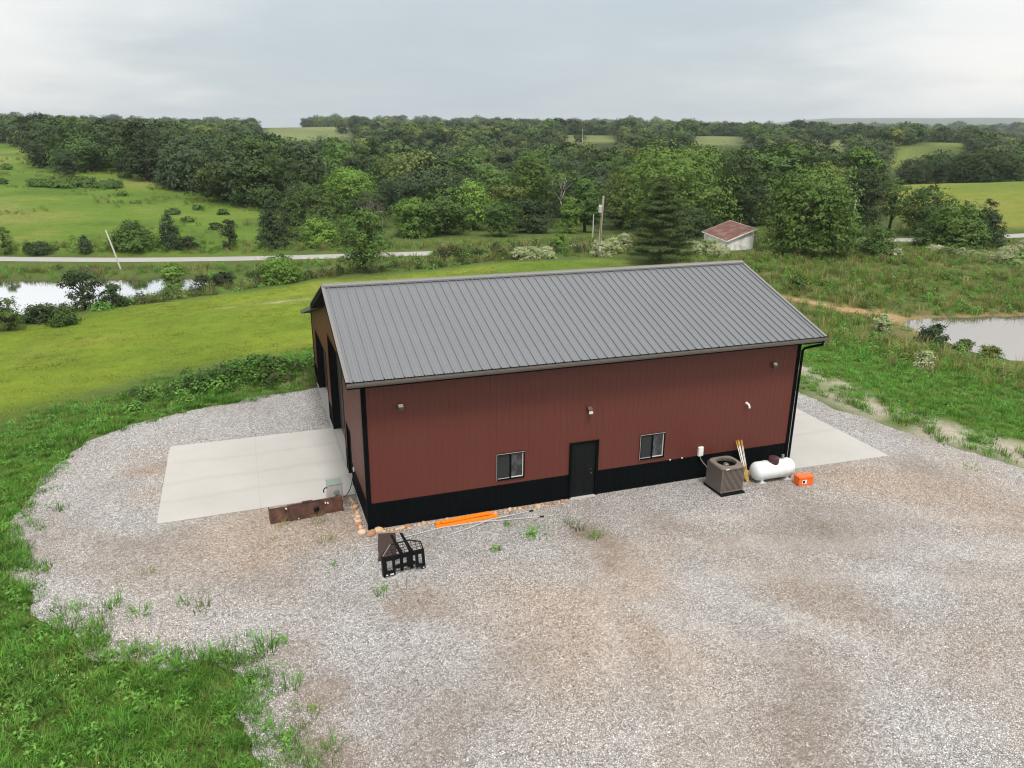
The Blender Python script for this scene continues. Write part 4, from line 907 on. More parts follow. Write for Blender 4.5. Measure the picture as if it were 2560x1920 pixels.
TREES = [
  (8.6, 55.8, 6.1, 3.1, 'airy', 'mid', 'bushy tree standing in front of the white road just past the barn ridge'),
  (20.5, 87.1, 5.4, 3.1, 'column', 'bright', 'vivid light green upright tree at the edge of the woods beyond the road'),
  (15.5, 114.3, 7.0, 4.4, 'round', 'bright', 'big round pale green tree rising above the woods edge behind the road'),
  (1.0, 80.0, 6.3, 2.3, 'cone', 'cedar', 'dark broad cedar at the left end of the roadside woods'),
  (6.7, 78.9, 3.4, 2.5, 'bush', 'bright', 'fresh green shrub on the road verge left of the bushy tree'),
  (4.7, 85.3, 1.3, 1.9, 'bush', 'mid', 'low green shrub between the dark cedar and the fresh green shrub'),
  (-20.5, 81.7, 1.9, 1.0, 'cone', 'cedar', 'small dark cedar on the far verge left of the leaning white pole'),
  (-15.2, 82.3, 3.4, 2.7, 'conebroad', 'mid', 'wide green cedar on the far verge right of the leaning white pole'),
  (-11.1, 82.1, 4.6, 1.6, 'cone', 'cedar', 'tall pointed cedar alone at the foot of the meadow'),
  (-4.2, 80.6, 3.5, 1.1, 'column', 'cedar', 'narrow dark columnar cedar between meadow cedars and roadside woods'),
  (-9.1, 81.3, 1.5, 1.2, 'bush', 'dark', 'low dark shrub right of the tall pointed meadow cedar'),
  (-29.1, 83.0, 3.0, 1.2, 'airy', 'mid', 'feathery green shrub at the left edge by the road'),
  (-25.5, 82.7, 1.0, 1.7, 'bush', 'dark', 'low dark shrubs row by the road near the left edge'),
  (-36.0, 167.1, 5.7, 2.2, 'column', 'cedar', 'lone dark cedar high on the meadow in front of the woods'),
  (-15.0, 45.1, 3.2, 1.7, 'airy', 'dark', 'dark leafy tree on the near bank of the left pond'),
  (-13.0, 45.4, 1.9, 1.0, 'bush', 'dark', 'dark bush beside the pond tree, leaning over the water'),
  (-18.7, 37.8, 2.2, 1.2, 'airy', 'mid', 'feathery shrub at the left edge of the left pond'),
  (-17.1, 40.4, 1.3, 1.3, 'bush', 'dark', 'dark low bush on the near bank left of the pond tree'),
  (-15.4, 38.7, 1.2, 1.0, 'bush', 'mid', 'green bush at the foot of the pond tree'),
  (-10.1, 65.8, 1.3, 1.1, 'bush', 'bright', 'yellow green round bush on the far bank of the left pond'),
  (-6.7, 54.3, 1.5, 1.0, 'airy', 'dark', 'small bushy tree at the right end of the left pond'),
  (-9.1, 50.5, 1.1, 1.0, 'bush', 'mid', 'light green bush on the near bank of the left pond'),
  (0.2, 54.4, 2.4, 2.3, 'bush', 'bright', 'big leafy green bush near the road left of the bushy tree'),
  (-1.8, 58.7, 1.1, 1.0, 'bush', 'mid', 'smaller green bush touching the big leafy bush'),
  (-4.9, 57.8, 1.3, 1.2, 'bush', 'dark', 'dark bush between the pond end and the big leafy bush'),
  (57.5, 78.9, 12.6, 8.2, 'broad', 'lime', 'very wide spreading tree behind the dark pine'),
  (67.7, 77.0, 11.2, 3.5, 'round', 'dark', 'tall dark tree between the wide spreading tree and the drooping tree'),
  (52.5, 65.5, 4.1, 3.1, 'round', 'dark', 'dark small tree behind the red roofed shed'),
  (57.0, 48.5, 8.4, 4.9, 'weep', 'walnut', 'large drooping tree to the right of the red roofed shed'),
  (77.9, 63.5, 9.1, 3.1, 'round', 'dark', 'almost black broad tree behind the drooping tree'),
  (83.3, 77.4, 9.3, 3.4, 'round', 'olive', 'olive topped tree rising behind the drooping tree'),
  (65.0, 46.1, 3.2, 1.9, 'bush', 'mid', 'round green bush right of the drooping tree'),
  (67.6, 53.9, 4.2, 1.5, 'bush', 'bright', 'yellow green sapling between the drooping tree and the round bush'),
  (85.0, 64.9, 7.5, 2.4, 'airytrunk', 'mid', 'open branched tree with a bare visible trunk by the road bend'),
  (86.5, 60.4, 6.7, 3.0, 'round', 'mid', 'mid green tree behind the big bush at the road bend'),
  (78.9, 48.5, 5.5, 3.6, 'bush', 'walnut', 'biggest bush of the clump in front of the road bend'),
  (77.5, 50.4, 3.6, 2.2, 'bush', 'mid', 'left bush of the clump in front of the road bend'),
  (82.9, 48.3, 4.4, 2.7, 'bush', 'dark', 'right dark bush of the clump in front of the road bend'),
  (91.3, 54.9, 5.6, 1.2, 'column', 'cedar', 'dark upright cedar alone on the right hand field'),
  (89.3, 51.1, 1.3, 1.0, 'bush', 'mid', 'low bush on the field edge at the right side'),
  (137.3, 127.0, 12.0, 5.7, 'round', 'willow', 'pale grey green rounded tree behind the near trees on the right'),
  (163.9, 138.7, 8.4, 4.0, 'round', 'dark', 'left tree of the dark row behind the right hand field'),
  (171.1, 136.9, 9.6, 3.4, 'airytrunk', 'dark', 'gappy tree second in the dark row behind the right hand field'),
  (177.4, 135.8, 10.1, 3.7, 'round', 'dark', 'third tree in the dark row behind the right hand field'),
  (180.5, 132.3, 10.5, 4.4, 'round', 'dark', 'fourth tree in the dark row behind the right hand field'),
  (183.7, 128.3, 9.7, 4.3, 'round', 'dark', 'fifth tree in the dark row behind the right hand field'),
  (193.5, 132.1, 9.7, 4.2, 'round', 'mid', 'tree at the right end of the dark row behind the right hand field'),
  (46.6, 108.5, 12.0, 4.2, 'round', 'walnut', 'tall rounded tree behind the woods left of the utility pole'),
  (44.2, 85.7, 5.6, 1.8, 'bush', 'bright', 'light green bush top showing in the woods left of the utility pole'),
  (31.9, 60.2, 2.4, 0.9, 'bush', 'bright', 'small bright sapling in the grass left of the utility pole'),
  (48.1, 88.4, 8.2, 2.8, 'round', 'mid', 'rounded tree right behind the utility pole'),
  (56.6, 93.1, 9.1, 2.9, 'round', 'olive', 'browner tree between the utility pole and the wide spreading tree'),
  (31.4, 108.1, 8.5, 2.2, 'column', 'bright', 'slim layered light green tree in the middle of the woods'),
  (32.5, 83.8, 5.1, 2.6, 'round', 'mid', 'leafy tree in the front of the woods above the barn roof middle'),
  (25.1, 63.1, 1.5, 0.7, 'cone', 'cedar', 'little dark cedar by the right end of the white road'),
  (41.4, 21.0, 1.6, 0.7, 'bush', 'white', 'white flowering shrub in the grass before the right pond'),
  (42.9, 17.6, 1.4, 1.1, 'bush', 'dark', 'dark green bush on the near shore of the right pond'),
  (34.6, 10.8, 1.3, 0.5, 'bush', 'white', 'white blossomed sapling right of the barn downspout'),
  (44.1, 16.1, 0.7, 0.6, 'bush', 'mid', 'small green bush at the water edge of the right pond'),
  (44.4, 14.4, 0.7, 0.7, 'bush', 'olive', 'thin twiggy bush at the water edge of the right pond, farthest right'),
  (31.8, 17.4, 0.5, 0.4, 'bush', 'dark', 'dark weed bush beside the roof corner at right'),
  (44.4, 34.4, 1.2, 0.9, 'bush', 'mid', 'green shrub on the bank above the bare earth, right of the roof'),
]
WHITE = [(34.6, 55.1, 1.8), (36.9, 56.8, 1.9), (39.6, 59.0, 1.9), (28.2, 55.3, 1.2), (25.2, 55.1, 1.2), (26.6, 55.3, 1.2), (45.6, 53.1, 1.4), (47.3, 52.9, 1.4), (47.0, 51.0, 1.1), (46.6, 49.6, .8), (61.9, 48.1, 1.7), (64.6, 48.5, 1.7), (65.0, 46.4, 1.5), (66.5, 45.7, 1.2), (73.9, 46.5, 0.8), (73.5, 44.2, 1.0), (74.1, 42.8, 1.1), (74.4, 41.2, 1.1), (75.4, 40.4, 1.1), (75.8, 39.0, 1.2), (76.4, 37.8, 1.3), (81.0, 43.0, 1.1), (85.4, 44.7, 1.2)]

for x, y, h, rad, style, tint, label in TREES:
    sh = style == 'bush' or h < 2.6
    plant('shrub' if sh else 'cedar_tree' if tint == 'cedar' else 'leafy_tree', label, 'shrub' if sh else 'tree', x, y, h, rad, style, tint)
WL = ['white flowering bush right of the utility pole','creamy white bush behind the utility pole grass','white flowering bush between the utility pole and the dark pine','pale blossoming bush in the hedge left of the utility pole','pale blossoming bush at the left end of the hedge above the roof','pale blossoming bush in the middle of the hedge above the roof','white flowering bush left of the red roofed shed','white flowering bush at the shed corner','white flowering bush in front of the shed','low white flowers by the shed wall',
 'white flowering bush at the foot of the drooping tree','white flowering bush between drooping tree and round green bush','white flowering bush in front of the round green bush','white flowers right of the round green bush','white hedge bush at the left end of the right hand hedge','white hedge bush second from the left in the right hand hedge','white hedge bush third from the left in the right hand hedge','white hedge bush fourth from the left in the right hand hedge','white hedge bush fifth from the left in the right hand hedge','white hedge bush sixth from the left in the right hand hedge','white hedge bush at the right end of the right hand hedge','white flowering bush behind the right hand hedge near the road','white flowering bush behind the right hand hedge at the picture edge']
for (x, y, h), lab in zip(WHITE, WL): plant('flowering_shrub', lab, 'shrub', x, y, h*1.05, 1.25, 'bush', 'white', 'white flowering shrubs', .075, .9)

# the dark pine: whorls of flat branches on a bare stem
px, py = 38.1, 48.2; pz = float(ground_z(px, py)); HP = 8.9
pine = thing('pine_tree', 'dark layered pine tree with a bare lower trunk behind the barn roof', 'tree', (px, py, pz-.05))
b = MB(); b.tube([(0,0,-.1),(0,0,.5),(.03,.02,2.5),(0,0,5.5),(0,0,HP-.3)], [.26,.19,.16,.11,.03], 9)
Cs = []; Ns = []
wh = 1.15
while wh < HP-.2:
    f = (wh-1.1)/(HP-1.1); rr = 3.3*(1-f**1.3)*.98+.2; nb = rng.integers(6, 9) if f < .8 else 5; p0 = rng.uniform(0, 6.28)
    for k in range(nb):
        a = p0+k*6.283/nb+rng.uniform(-.25, .25); L = rr*rng.uniform(.72, 1.12); rise = (.10+.35*f)*L*rng.uniform(.6, 1.3)-.05*L*(f < .2)*3
        e = Vector((math.cos(a)*L, math.sin(a)*L, wh+rise)); s = Vector((0, 0, wh)); md = s.lerp(e, .5)-Vector((0, 0, .06*L))
        b.tube([s, md, e], [.05*(1-f)+.015, .03, .008], 5)
        npad = int(11+15*L/3.5)
        for q in range(npad):
            u = .28+.72*math.sqrt(q/npad); c = s.lerp(e, u)+Vector((0, 0, -.06*L*math.sin(u*3.14)+.10)); w = .10+.42*u*(1.15-u)*L*.75
            n = 46; d = rng.normal(size=(n, 3))*np.array([.24+w*.45, .24+w*.45, .07]); Cs.append(np.array(c)+d); Ns.append(rng.normal(size=(n, 3))*.55+np.array([math.cos(a)*.4, math.sin(a)*.4, .8]))
    wh += rng.uniform(.60, .82)
Vv, Ff = quads(np.concatenate(Cs), np.concatenate(Ns), .085, .28); link('crown', np_mesh('crown', Vv, Ff, LEAF['pine']), pine)
b.build('trunk', BARK, pine, smooth='all')

# leafless thicket and white snag
def bare(name, label, x, y, h, spread, mat, nb, seed, z=None):
    r_ = random.Random(seed); z = float(ground_z(x, y)) if z is None else z
    b = MB()
    def grow(p, d, L, rad, lv):
        q = p+d*L; b.tube([p, p.lerp(q, .5)+Vector((r_.uniform(-1,1), r_.uniform(-1,1), 0))*L*.06, q], [rad, rad*.75, rad*.5], 5)
        if lv == 0: return
        for _ in range(3 if lv > 1 else 2):
            nd = (d+Vector((r_.uniform(-1,1), r_.uniform(-1,1), r_.uniform(-.2,.7)))*spread).normalized(); grow(q if r_.random() < .6 else p.lerp(q, .7), nd, L*r_.uniform(.5, .8), rad*.55, lv-1)
    for k in range(nb): grow(Vector((r_.uniform(-.5,.5)*nb*.25, r_.uniform(-.5,.5)*nb*.25, 0)), Vector((r_.uniform(-.3,.3), r_.uniform(-.3,.3), 1)).normalized(), h*.38, .045*h**.5, 3)
    o = b.build(name, mat, loc=(x, y, z), smooth='all'); return tag(o, label, 'tree')
bare('bare_tree', 'leafless grey brown thicket in front of the big round pale tree', 16.5, 96, 5.0, .75, paint('dead_twigs', (.17,.13,.115), .9), 9, 3)
bare('bare_tree', 'white dead tree trunk standing above the woods left of the pole', 56.2, 115.4, 8.8, .6, paint('bleached_wood', (.55,.52,.47), .8), 1, 8)

# ------------------------------------------------------------------ woodland trees
KINDS = []
for style, Rr, H in (('round',4.2,7.0),('broad',4.9,7.2),('round',3.5,7.8),('round',4.6,6.2),('airy',3.6,7.4),('cone',2.4,6.8),('broad',4.2,6.6),('column',2.5,7.6)):
    z0 = 0
    (Vv, Ff), C0 = crown(style, Rr, H-z0, z0, 58 if style != 'cone' else 80, 84 if style != 'cone' else 60, .19 if style != 'cone' else .15, .36 if style != 'cone' else .28)
    KINDS.append((style, H, Vv, Ff, trunk(H, .16, C0, 9, 1)))
TM = {}
def kind_mesh(i, tint):
    if (i, tint) not in TM:
        style, H, Vv, Ff, tb = KINDS[i]
        TM[i, tint] = np_mesh('crown', Vv, Ff, LEAF[tint])
    return TM[i, tint]
TRK = []
for k in KINDS:
    me = bpy.data.meshes.new('trunk'); me.from_pydata(k[4].v, [], k[4].f); me.materials.append(BARK); TRK.append(me)
def fronts(th):
    """distance at which the woods begin on a bearing"""
    return np.interp(th, [-.26,-.22,-.205,-.192,-.177,-.143,-.107,-.051,-.015,.026,.045,.35,.45,.62,.70,.79,.80,.93], [405,400,330,246,202,208,184,169,151,132,112,110,122,122,128,142,262,262])
cand = []
tr_ = 90.0
pts_ = np.zeros((0, 2))
def poisson(r0, r1, sp, a0=-.27, a1=.95):
    n = int((a1-a0)*(r1*r1-r0*r0)/2/(sp*sp)*2.6); th = rng.uniform(a0, a1, n); r = np.sqrt(rng.uniform(r0*r0, r1*r1, n))
    x = OX+r*np.sin(th); y = OY+r*np.cos(th); cell = {}; out = []
    for i in range(n):
        k = (int(x[i]//sp), int(y[i]//sp)); ok = True
        for dx in (-1, 0, 1):
            for dy in (-1, 0, 1):
                for j in cell.get((k[0]+dx, k[1]+dy), ()):
                    if (x[i]-x[j])**2+(y[i]-y[j])**2 < sp*sp: ok = False; break
        if ok: cell.setdefault(k, []).append(i); out.append(i)
    return x[out], y[out], th[out], r[out]
def woods(x, y, th, r, hh=8.5):
    ok = r > fronts(th)+3
    zt = ground_z(x, y)+hh
    for a, b, r0, r1, k in FIELDS:
        zf = float(ground_z(OX+(r0+12)*math.sin((a+b)/2), OY+(r0+12)*math.cos((a+b)/2)))
        ok &= ~((th > a-4/r) & (th < b+4/r) & (r < r0) & (zt > 12.52+(zf-12.52)*r/r0))
    for a, b, r0, r1, k in FIELDS: ok &= ~((th > a-.004) & (th < b+.004) & (r > r0) & (r < r1) & (vnoise(x, y, 26, 77) < .36))
    ok &= ~((th > .061) & (th < .097) & (r > 205) & (r < 300))                        # brushy clearing
    ok &= ~((polydist(x, y, RFIELD) < 3))
    ok &= ~((th > .79) & (r < 262))
    big = [(q[0], q[1], q[3]) for q in TREES if q[3] > 2.0]
    for a, b, c in big: ok &= (x-a)**2+(y-b)**2 > (c*.7+1.2)**2
    ok &= (x-56.2)**2+(y-115.4)**2 > 9
    return ok
x1, y1, t1, r1 = poisson(100, 265, 7.6); ok = woods(x1, y1, t1, r1)
x1, y1, t1, r1 = x1[ok], y1[ok], t1[ok], r1[ok]
order = np.argsort(r1); NI = 235
order = order[:NI]
REG = [(-.2,'left of the lone meadow cedar'),(-.1,'above the middle of the meadow'),(-.02,'above the foot of the meadow'),(.05,'above the dark broad cedar'),(.12,'near the big round pale tree'),(.19,'above the vivid upright tree'),(.26,'above the left half of the barn roof'),(.33,'above the middle of the barn roof'),(.40,'left of the utility pole'),(.47,'just right of the utility pole'),(.55,'behind the wide spreading tree'),(.63,'behind the red roofed shed'),(.72,'behind the drooping tree'),(9,'right of the drooping tree')]
HAND = bpy.data.collections.new('unused')
nfront = {}
for n_, i in enumerate(order):
    th, r = t1[i], r1[i]; zz = float(ground_z(x1[i], y1[i]))
    left = th < .03
    k = int(rng.choice([0,1,2,3,4,5,6,7], p=[.16,.13,.16,.13,.08,.12,.14,.08] if not left else [.2,.16,.17,.13,.03,.13,.13,.05]))
    tint = str(rng.choice(['dark','mid','olive','walnut','bright','cedar'], p=[.40,.29,.07,.13,.04,.07] if not left else [.62,.20,.03,.05,.01,.09]))
    if KINDS[k][0] == 'cone': tint = 'cedar' if rng.uniform() < .75 else 'dark'
    front = r < fronts(th)+13
    hgt = rng.uniform(4.6, 7.2) if front and not left else rng.uniform(6.0, 11.0) if r > 150 or left else rng.uniform(5.2, 9.2)
    o = thing('woodland_tree', '', 'tree', (float(x1[i]), float(y1[i]), zz-.1), random.uniform(0, 6.28))
    s = hgt/KINDS[k][1]; w_ = s*rng.uniform(.9, 1.18); o.scale = (w_, w_, s)
    link('crown', kind_mesh(k, tint), o); tk_ = link('trunk', TRK[k], o)
    reg = next(q for a, q in REG if th < a)
    row = 'front row' if front else 'second rows' if r < fronts(th)+34 else 'back rows'
    adj = {'dark':'dark green','mid':'mid green','olive':'olive green','walnut':'fresh green','bright':'pale green','cedar':'blackish'}[tint]
    shp = {'round':'rounded','broad':'wide crowned','airy':'loose','cone':'pointed','column':'narrow'}[KINDS[k][0]]
    tag(o, '%s %s tree, woods %s %s' % (adj, shp, row, reg), 'tree', 'woodland trees beyond the road')
# small shrubs dotted over the meadow
MB_ = MB_0 = [(-35,100),(-24,96),(-21.5,104),(-14,98),(-10,104),(-6,96),(-2.5,100),(-12.5,112),(-28,117),(-32,131),(-22,135),(-16.5,128),(-11,140),(-40,125),(-44,150),(-36,158),(-29,160),(-25,168),(-18,158),(-20,178),(-34,186),(-47,176),(-52,190),(-58,200),(-50,212),(-41,214),(-62,222),(-68,235),(-57,238),(-50,250),(-72,262),(-66,278),(-60,262),(-80,300),(-9,118),(-5,112),(-3,108),(1,102),(-1,117),(-14,150),(-12,163),(-38,238),(-44,262),(-30,222),(-27,205)]
for n_, (x, y) in enumerate(MB_):
    if n_ % 5 in (1, 3) or n_ % 7 == 2: continue
    r = math.hypot(x-OX, y-OY); big = random.random() < .35; h = random.uniform(.4, .75)*(1.5 if big else 1)*(1+.5*(r > 180)); rad = h*random.uniform(.7, 1.35)
    where = 'near the road' if y < 106 else 'on the lower slope' if y < 150 else 'on the middle slope' if y < 205 else 'on the upper slope'
    side = 'left' if (x+3)/(y+22) < -.23 else 'middle' if (x+3)/(y+22) < -.1 else 'right'
    tn = random.choice(['walnut', 'mid', 'walnut', 'olive'])
    plant('shrub', '%s %s meadow shrub %s, %s part of the meadow' % ('larger' if big else 'small', {'dark':'dark','walnut':'fresh green','mid':'green','olive':'brownish'}[tn], where, side), 'shrub', x, y, h, rad, 'bush', tn, 'shrubs dotted over the meadow', .09+.0006*r, .40)
for k, (x, y, a) in enumerate(((-34,148,3.3),(-30,149.5,2.8),(-26,149,2.6),(-37.5,147.5,2.0))): plant('shrub', ['big central','right of centre','right end','left end'][k]+' part of the sumac thicket lying across the meadow', 'shrub', x, y, 1.15, a, 'bush', 'mid', 'sumac thicket on the meadow', .16, .8)

# ------------------------------------------------------------------ scatter helper (for stuff only)
PROTO = {}
def proto_col(name, objs):
    c = bpy.data.collections.new(name)
    for i, o in enumerate(objs):
        o.name = '%s_%02d' % (name, i)
        for k in list(o.users_collection): k.objects.unlink(o)
        c.objects.link(o)
    return c
def scatter(name, P, rz, sc, col, n, kindlabel=None):
    me = bpy.data.meshes.new(name); m = len(P); me.vertices.add(m); me.vertices.foreach_set('co', np.asarray(P, np.float32).ravel())
    for nm, arr, ty in (('rz', rz, 'FLOAT'), ('sc', sc, 'FLOAT'), ('pick', rng.integers(0, n, m), 'INT')):
        a = me.attributes.new(nm, ty, 'POINT'); a.data.foreach_set('value', np.asarray(arr, np.int32 if ty == 'INT' else np.float32))
    o = link(name, me); o['kind'] = 'stuff'
    if kindlabel: o['label'] = kindlabel
    g = bpy.data.node_groups.new(name, 'GeometryNodeTree'); g.interface.new_socket('Geometry', in_out='INPUT', socket_type='NodeSocketGeometry'); g.interface.new_socket('Geometry', in_out='OUTPUT', socket_type='NodeSocketGeometry')
    N = g.nodes; Lk = g.links; gi = N.new('NodeGroupInput'); go = N.new('NodeGroupOutput'); ip = N.new('GeometryNodeInstanceOnPoints'); ci = N.new('GeometryNodeCollectionInfo')
    ci.inputs['Collection'].default_value = col; ci.inputs['Separate Children'].default_value = True; ci.inputs['Reset Children'].default_value = True
    def attr(nm, ty):
        a = N.new('GeometryNodeInputNamedAttribute'); a.data_type = ty; a.inputs['Name'].default_value = nm; return a.outputs['Attribute']
    cx = N.new('ShaderNodeCombineXYZ'); Lk.new(attr('rz', 'FLOAT'), cx.inputs[2]); er = N.new('FunctionNodeEulerToRotation'); Lk.new(cx.outputs[0], er.inputs[0])
    Lk.new(gi.outputs[0], ip.inputs['Points']); Lk.new(ci.outputs[0], ip.inputs['Instance']); ip.inputs['Pick Instance'].default_value = True
    Lk.new(attr('pick', 'INT'), ip.inputs['Instance Index']); Lk.new(er.outputs[0], ip.inputs['Rotation']); Lk.new(attr('sc', 'FLOAT'), ip.inputs['Scale']); Lk.new(ip.outputs[0], go.inputs[0])
    md = o.modifiers.new('scatter', 'NODES'); md.node_group = g; return o
# far woodland: too many to count, one mass
fp = []
for i in range(6):
    st = ('round','broad','round','round','broad','column')[i]; (Vv, Ff), C0 = crown(st, 4.4, 7.8, .3, 20, 54, .46, .46)
    fp.append(link('far_crown', np_mesh('far_crown', Vv, Ff, LEAF[('far', 'far', 'dark', 'mid', 'olive', 'dark')[i]])))
cf = proto_col('far_crowns', fp)
x2, y2, t2, r2 = poisson(100, 480, 8.0); ok = woods(x2, y2, t2, r2)
rmax = r1[order].max()
d_ok = np.ones(len(x2), bool); near = r2 < rmax+1
for i in order: d_ok[near] &= ((x2[near]-x1[i])**2+(y2[near]-y1[i])**2 > 26)
ok &= d_ok & (r2 > rmax-4)
x3, y3, t3, r3 = poisson(480, 1250, 10.0); ok3 = woods(x3, y3, t3, r3)&(vnoise(x3, y3, 120, 31) > -.30)&~((t3 > .028)&(t3 < .088)&(r3 > 700))
x4, y4, t4, r4 = poisson(1250, 2900, 24, -.3, 1.0); ok4 = (vnoise(x4, y4, 300, 32) > -.25)&~((t4 > .02)&(t4 < .09))
X = np.concatenate([x2[ok], x3[ok3], x4[ok4]]); Y = np.concatenate([y2[ok], y3[ok3], y4[ok4]]); Rr_ = np.hypot(X-OX, Y-OY)
S_ = (.78+.5*rng.beta(2, 3, len(X))+.55*np.clip(vnoise(X, Y, 70, 75), -.35, .5))*np.where(Rr_ > 1250, 1.9, np.where(Rr_ > 480, 1.12, 1.0)); 
scatter('distant_woodland', np.stack([X, Y, ground_z(X, Y)-.3], 1), rng.uniform(0, 6.28, len(X)), S_, cf, 6, 'mass of dark green woods rolling to the horizon')

# grasses
GR = {'lush': leafmat('grass_lush', (.085,.235,.026), yellow=(.16,.28,.03), trans=.35, var=.6), 'dry': leafmat('grass_dry', (.24,.225,.085), yellow=(.29,.25,.11), trans=.3), 'weed': leafmat('weed_leaf', (.13,.29,.05), yellow=(.20,.32,.06), trans=.3, var=.5), 'olive': leafmat('grass_olive', (.15,.19,.036), yellow=(.24,.22,.06), trans=.3),
      'brush': leafmat('brush_leaf', (.060,.085,.024), yellow=(.12,.115,.04), trans=.2), 'lawn': leafmat('grass_lawn', (.175,.245,.026), yellow=(.235,.26,.04), trans=.3)}
def tuft(nb, h, spread, w, mat, lean=.5):
    Vs = []; Fs = []; o = 0
    for k in range(nb):
        a = rng.uniform(0, 6.28); rr = spread*math.sqrt(rng.uniform()); p = np.array([rr*math.cos(a), rr*math.sin(a), 0]); b_ = a+rng.uniform(-.9, .9); d = np.array([math.cos(b_), math.sin(b_), 0]); hh = h*rng.uniform(.5, 1.15); L = lean*hh*rng.uniform(.3, 1.2); s = np.array([-d[1], d[0], 0])*w*rng.uniform(.7, 1.3)
        q1 = p+d*L*.3+np.array([0, 0, hh*.6]); q2 = p+d*L+np.array([0, 0, hh*rng.uniform(.75, 1)])
        Vs += [p-s, p+s, q1+s*.8, q1-s*.8, q2+s*.12, q2-s*.12]; Fs += [(o, o+1, o+2, o+3), (o+3, o+2, o+4, o+5)]; o += 6
    return link('tuft', np_mesh('tuft', np.array(Vs), np.array(Fs), mat))
def leafclump(n, r, h, leaf, mat):
    d = rng.normal(size=(n, 3)); d /= np.linalg.norm(d, axis=1)[:,None]; d[:,2] = np.abs(d[:,2]); c = d*rng.uniform(.35, 1, (n, 1))**.6*np.array([r, r, h])
    Vv, Ff = quads(c, d*.6+np.array([0, 0, .8])+rng.normal(size=(n, 3))*.45, leaf, .45); return link('leafclump', np_mesh('leafclump', Vv, Ff, mat))
c_lush = proto_col('lush_grass', [tuft(34, .16, .22, .007, GR['lush'], 1.0), tuft(26, .26, .20, .008, GR['lush'], .8), tuft(22, .34, .18, .009, GR['lush'], .9), tuft(30, .20, .24, .008, GR['lush'], .7), tuft(24, .28, .22, .009, GR['weed'], .9), tuft(24, .30, .20, .008, GR['lush'], .8), tuft(22, .26, .22, .008, GR['olive'], .8), leafclump(24, .20, .24, .065, GR['weed'])])
c_weed = proto_col('tall_weeds', [tuft(26, .70, .30, .014, GR['olive'], .45), tuft(24, .85, .26, .014, GR['dry'], .4), leafclump(60, .36, .62, .075, GR['weed']), leafclump(60, .42, .5, .08, LEAF['walnut']), tuft(26, .6, .34, .014, GR['lush'], .5), leafclump(50, .34, .5, .075, GR['olive'])])
c_brush = proto_col('brush', [leafclump(90, .62, .75, .10, GR['brush']), leafclump(90, .7, .6, .10, GR['weed']), tuft(34, .9, .5, .018, GR['dry'], .4), leafclump(80, .5, .95, .10, LEAF['dark']), tuft(34, .8, .5, .018, GR['olive'], .5)])
c_lawn = proto_col('mown_grass', [tuft(22, .07, .34, .010, GR['lawn'], 1.2), tuft(22, .08, .34, .010, GR['lawn'], 1.2), tuft(18, .09, .30, .010, GR['lawn'], 1.2), tuft(20, .08, .30, .010, GR['olive'], 1.2)])
def off_shed(x, y): return np.hypot(x-51.6, y-51.5) > 1.3
def fill(x0, x1, y0, y1, per, dens):
    n = int((x1-x0)*(y1-y0)*per); x = rng.uniform(x0, x1, n); y = rng.uniform(y0, y1, n); k = rng.uniform(0, 1, n) < dens(x, y); x, y = x[k], y[k]
    return x, y
def spread(name, label, col, n, sets, s0, s1):
    x = np.concatenate([q[0] for q in sets]); y = np.concatenate([q[1] for q in sets]); z = ground_z(x, y)+.75*np.exp(-((x+2.6)**2/2.6**2+(y-17.2)**2/1.3**2))
    big = .75+.6*np.clip(vnoise(x, y, 2.2, 41)+.4, 0, 1)
    return scatter(name, np.stack([x, y, z-.01], 1), rng.uniform(0, 6.28, len(x)), rng.uniform(s0, s1, len(x))*big, col, n, label)
yd_ = lambda x, y: polydist(x, y, YARD)
def d_near(x, y):
    d = yd_(x, y)+vnoise(x, y, 1.6, 42)*.9+vnoise(x, y, .5, 43)*.7; bare_ = sstep(.28, .42, vnoise(x, y, 1.3, 44)+.12*np.exp(-((x+3)**2+(y+8)**2)/6))
    return (.10*sstep(-1.5, -.7, d)+.90*sstep(-.65, .15, d))*(1-.25*bare_)
A = fill(-16, -1.6, -16, 8, 38, d_near)
def d_band(x, y): return sstep(-.5, .1, yd_(x, y)+vnoise(x, y, 1.1, 45)*.6)*sstep(7.5, 2.5, yd_(x, y)+vnoise(x, y, 4, 46)*4)
Bq = fill(-24, 12, 6, 28, 20, d_band)
def d_right(x, y): 
    d = yd_(x, y); st = .06+.94*sstep(.10, .26, np.abs(vnoise(x*.5+y, y*.5-x, 2.1, 47))+.10*np.clip(d-2.2, 0, 3))
    return sstep(.1, .8, d+vnoise(x, y, 1.2, 48))*st*sstep(20, 12, d)
Cq = fill(20, 48, -16, 32, 15, d_right)
spread('rough_grass', 'rough lush grass and low weeds fringing the gravel', c_lush, 8, [A, Bq, Cq], .65, 1.15)
fl = [link('bloom', np_mesh('bloom', *quads(np.stack([rng.normal(0, .12, 7), rng.normal(0, .12, 7), rng.uniform(.16, .34, 7)], 1), np.tile([[0., 0, 1]], (7, 1))+rng.normal(size=(7, 3))*.3, .010, 1.0), LEAF['daisy'])) for _ in range(3)]
c_fl = proto_col('field_flowers', fl); Af = fill(-14, -2, -14, 2, .7, lambda x, y: (yd_(x, y) > .5)*(vnoise(x, y, 1.5, 70) > .02))
spread('wild_flowers', 'sprinkle of tiny white and yellow wild flowers in the near grass', c_fl, 3, [Af], .8, 1.2)
def d_bank(x, y):
    d = yd_(x, y); return sstep(10, 15, d+vnoise(x, y, 5, 50)*6)*(polydist(x, y, PONDS[1][1]) > .35)*np.where((x < 52)&(y < 24), sstep(1.5, 7, polydist(x, y, PONDS[1][1]))*.9+.1, 1)*(polydist(x, y, bank) > .1+vnoise(x, y, 1, 51))*(.35+.65*sstep(-.15, .15, vnoise(x, y, 3, 52)))
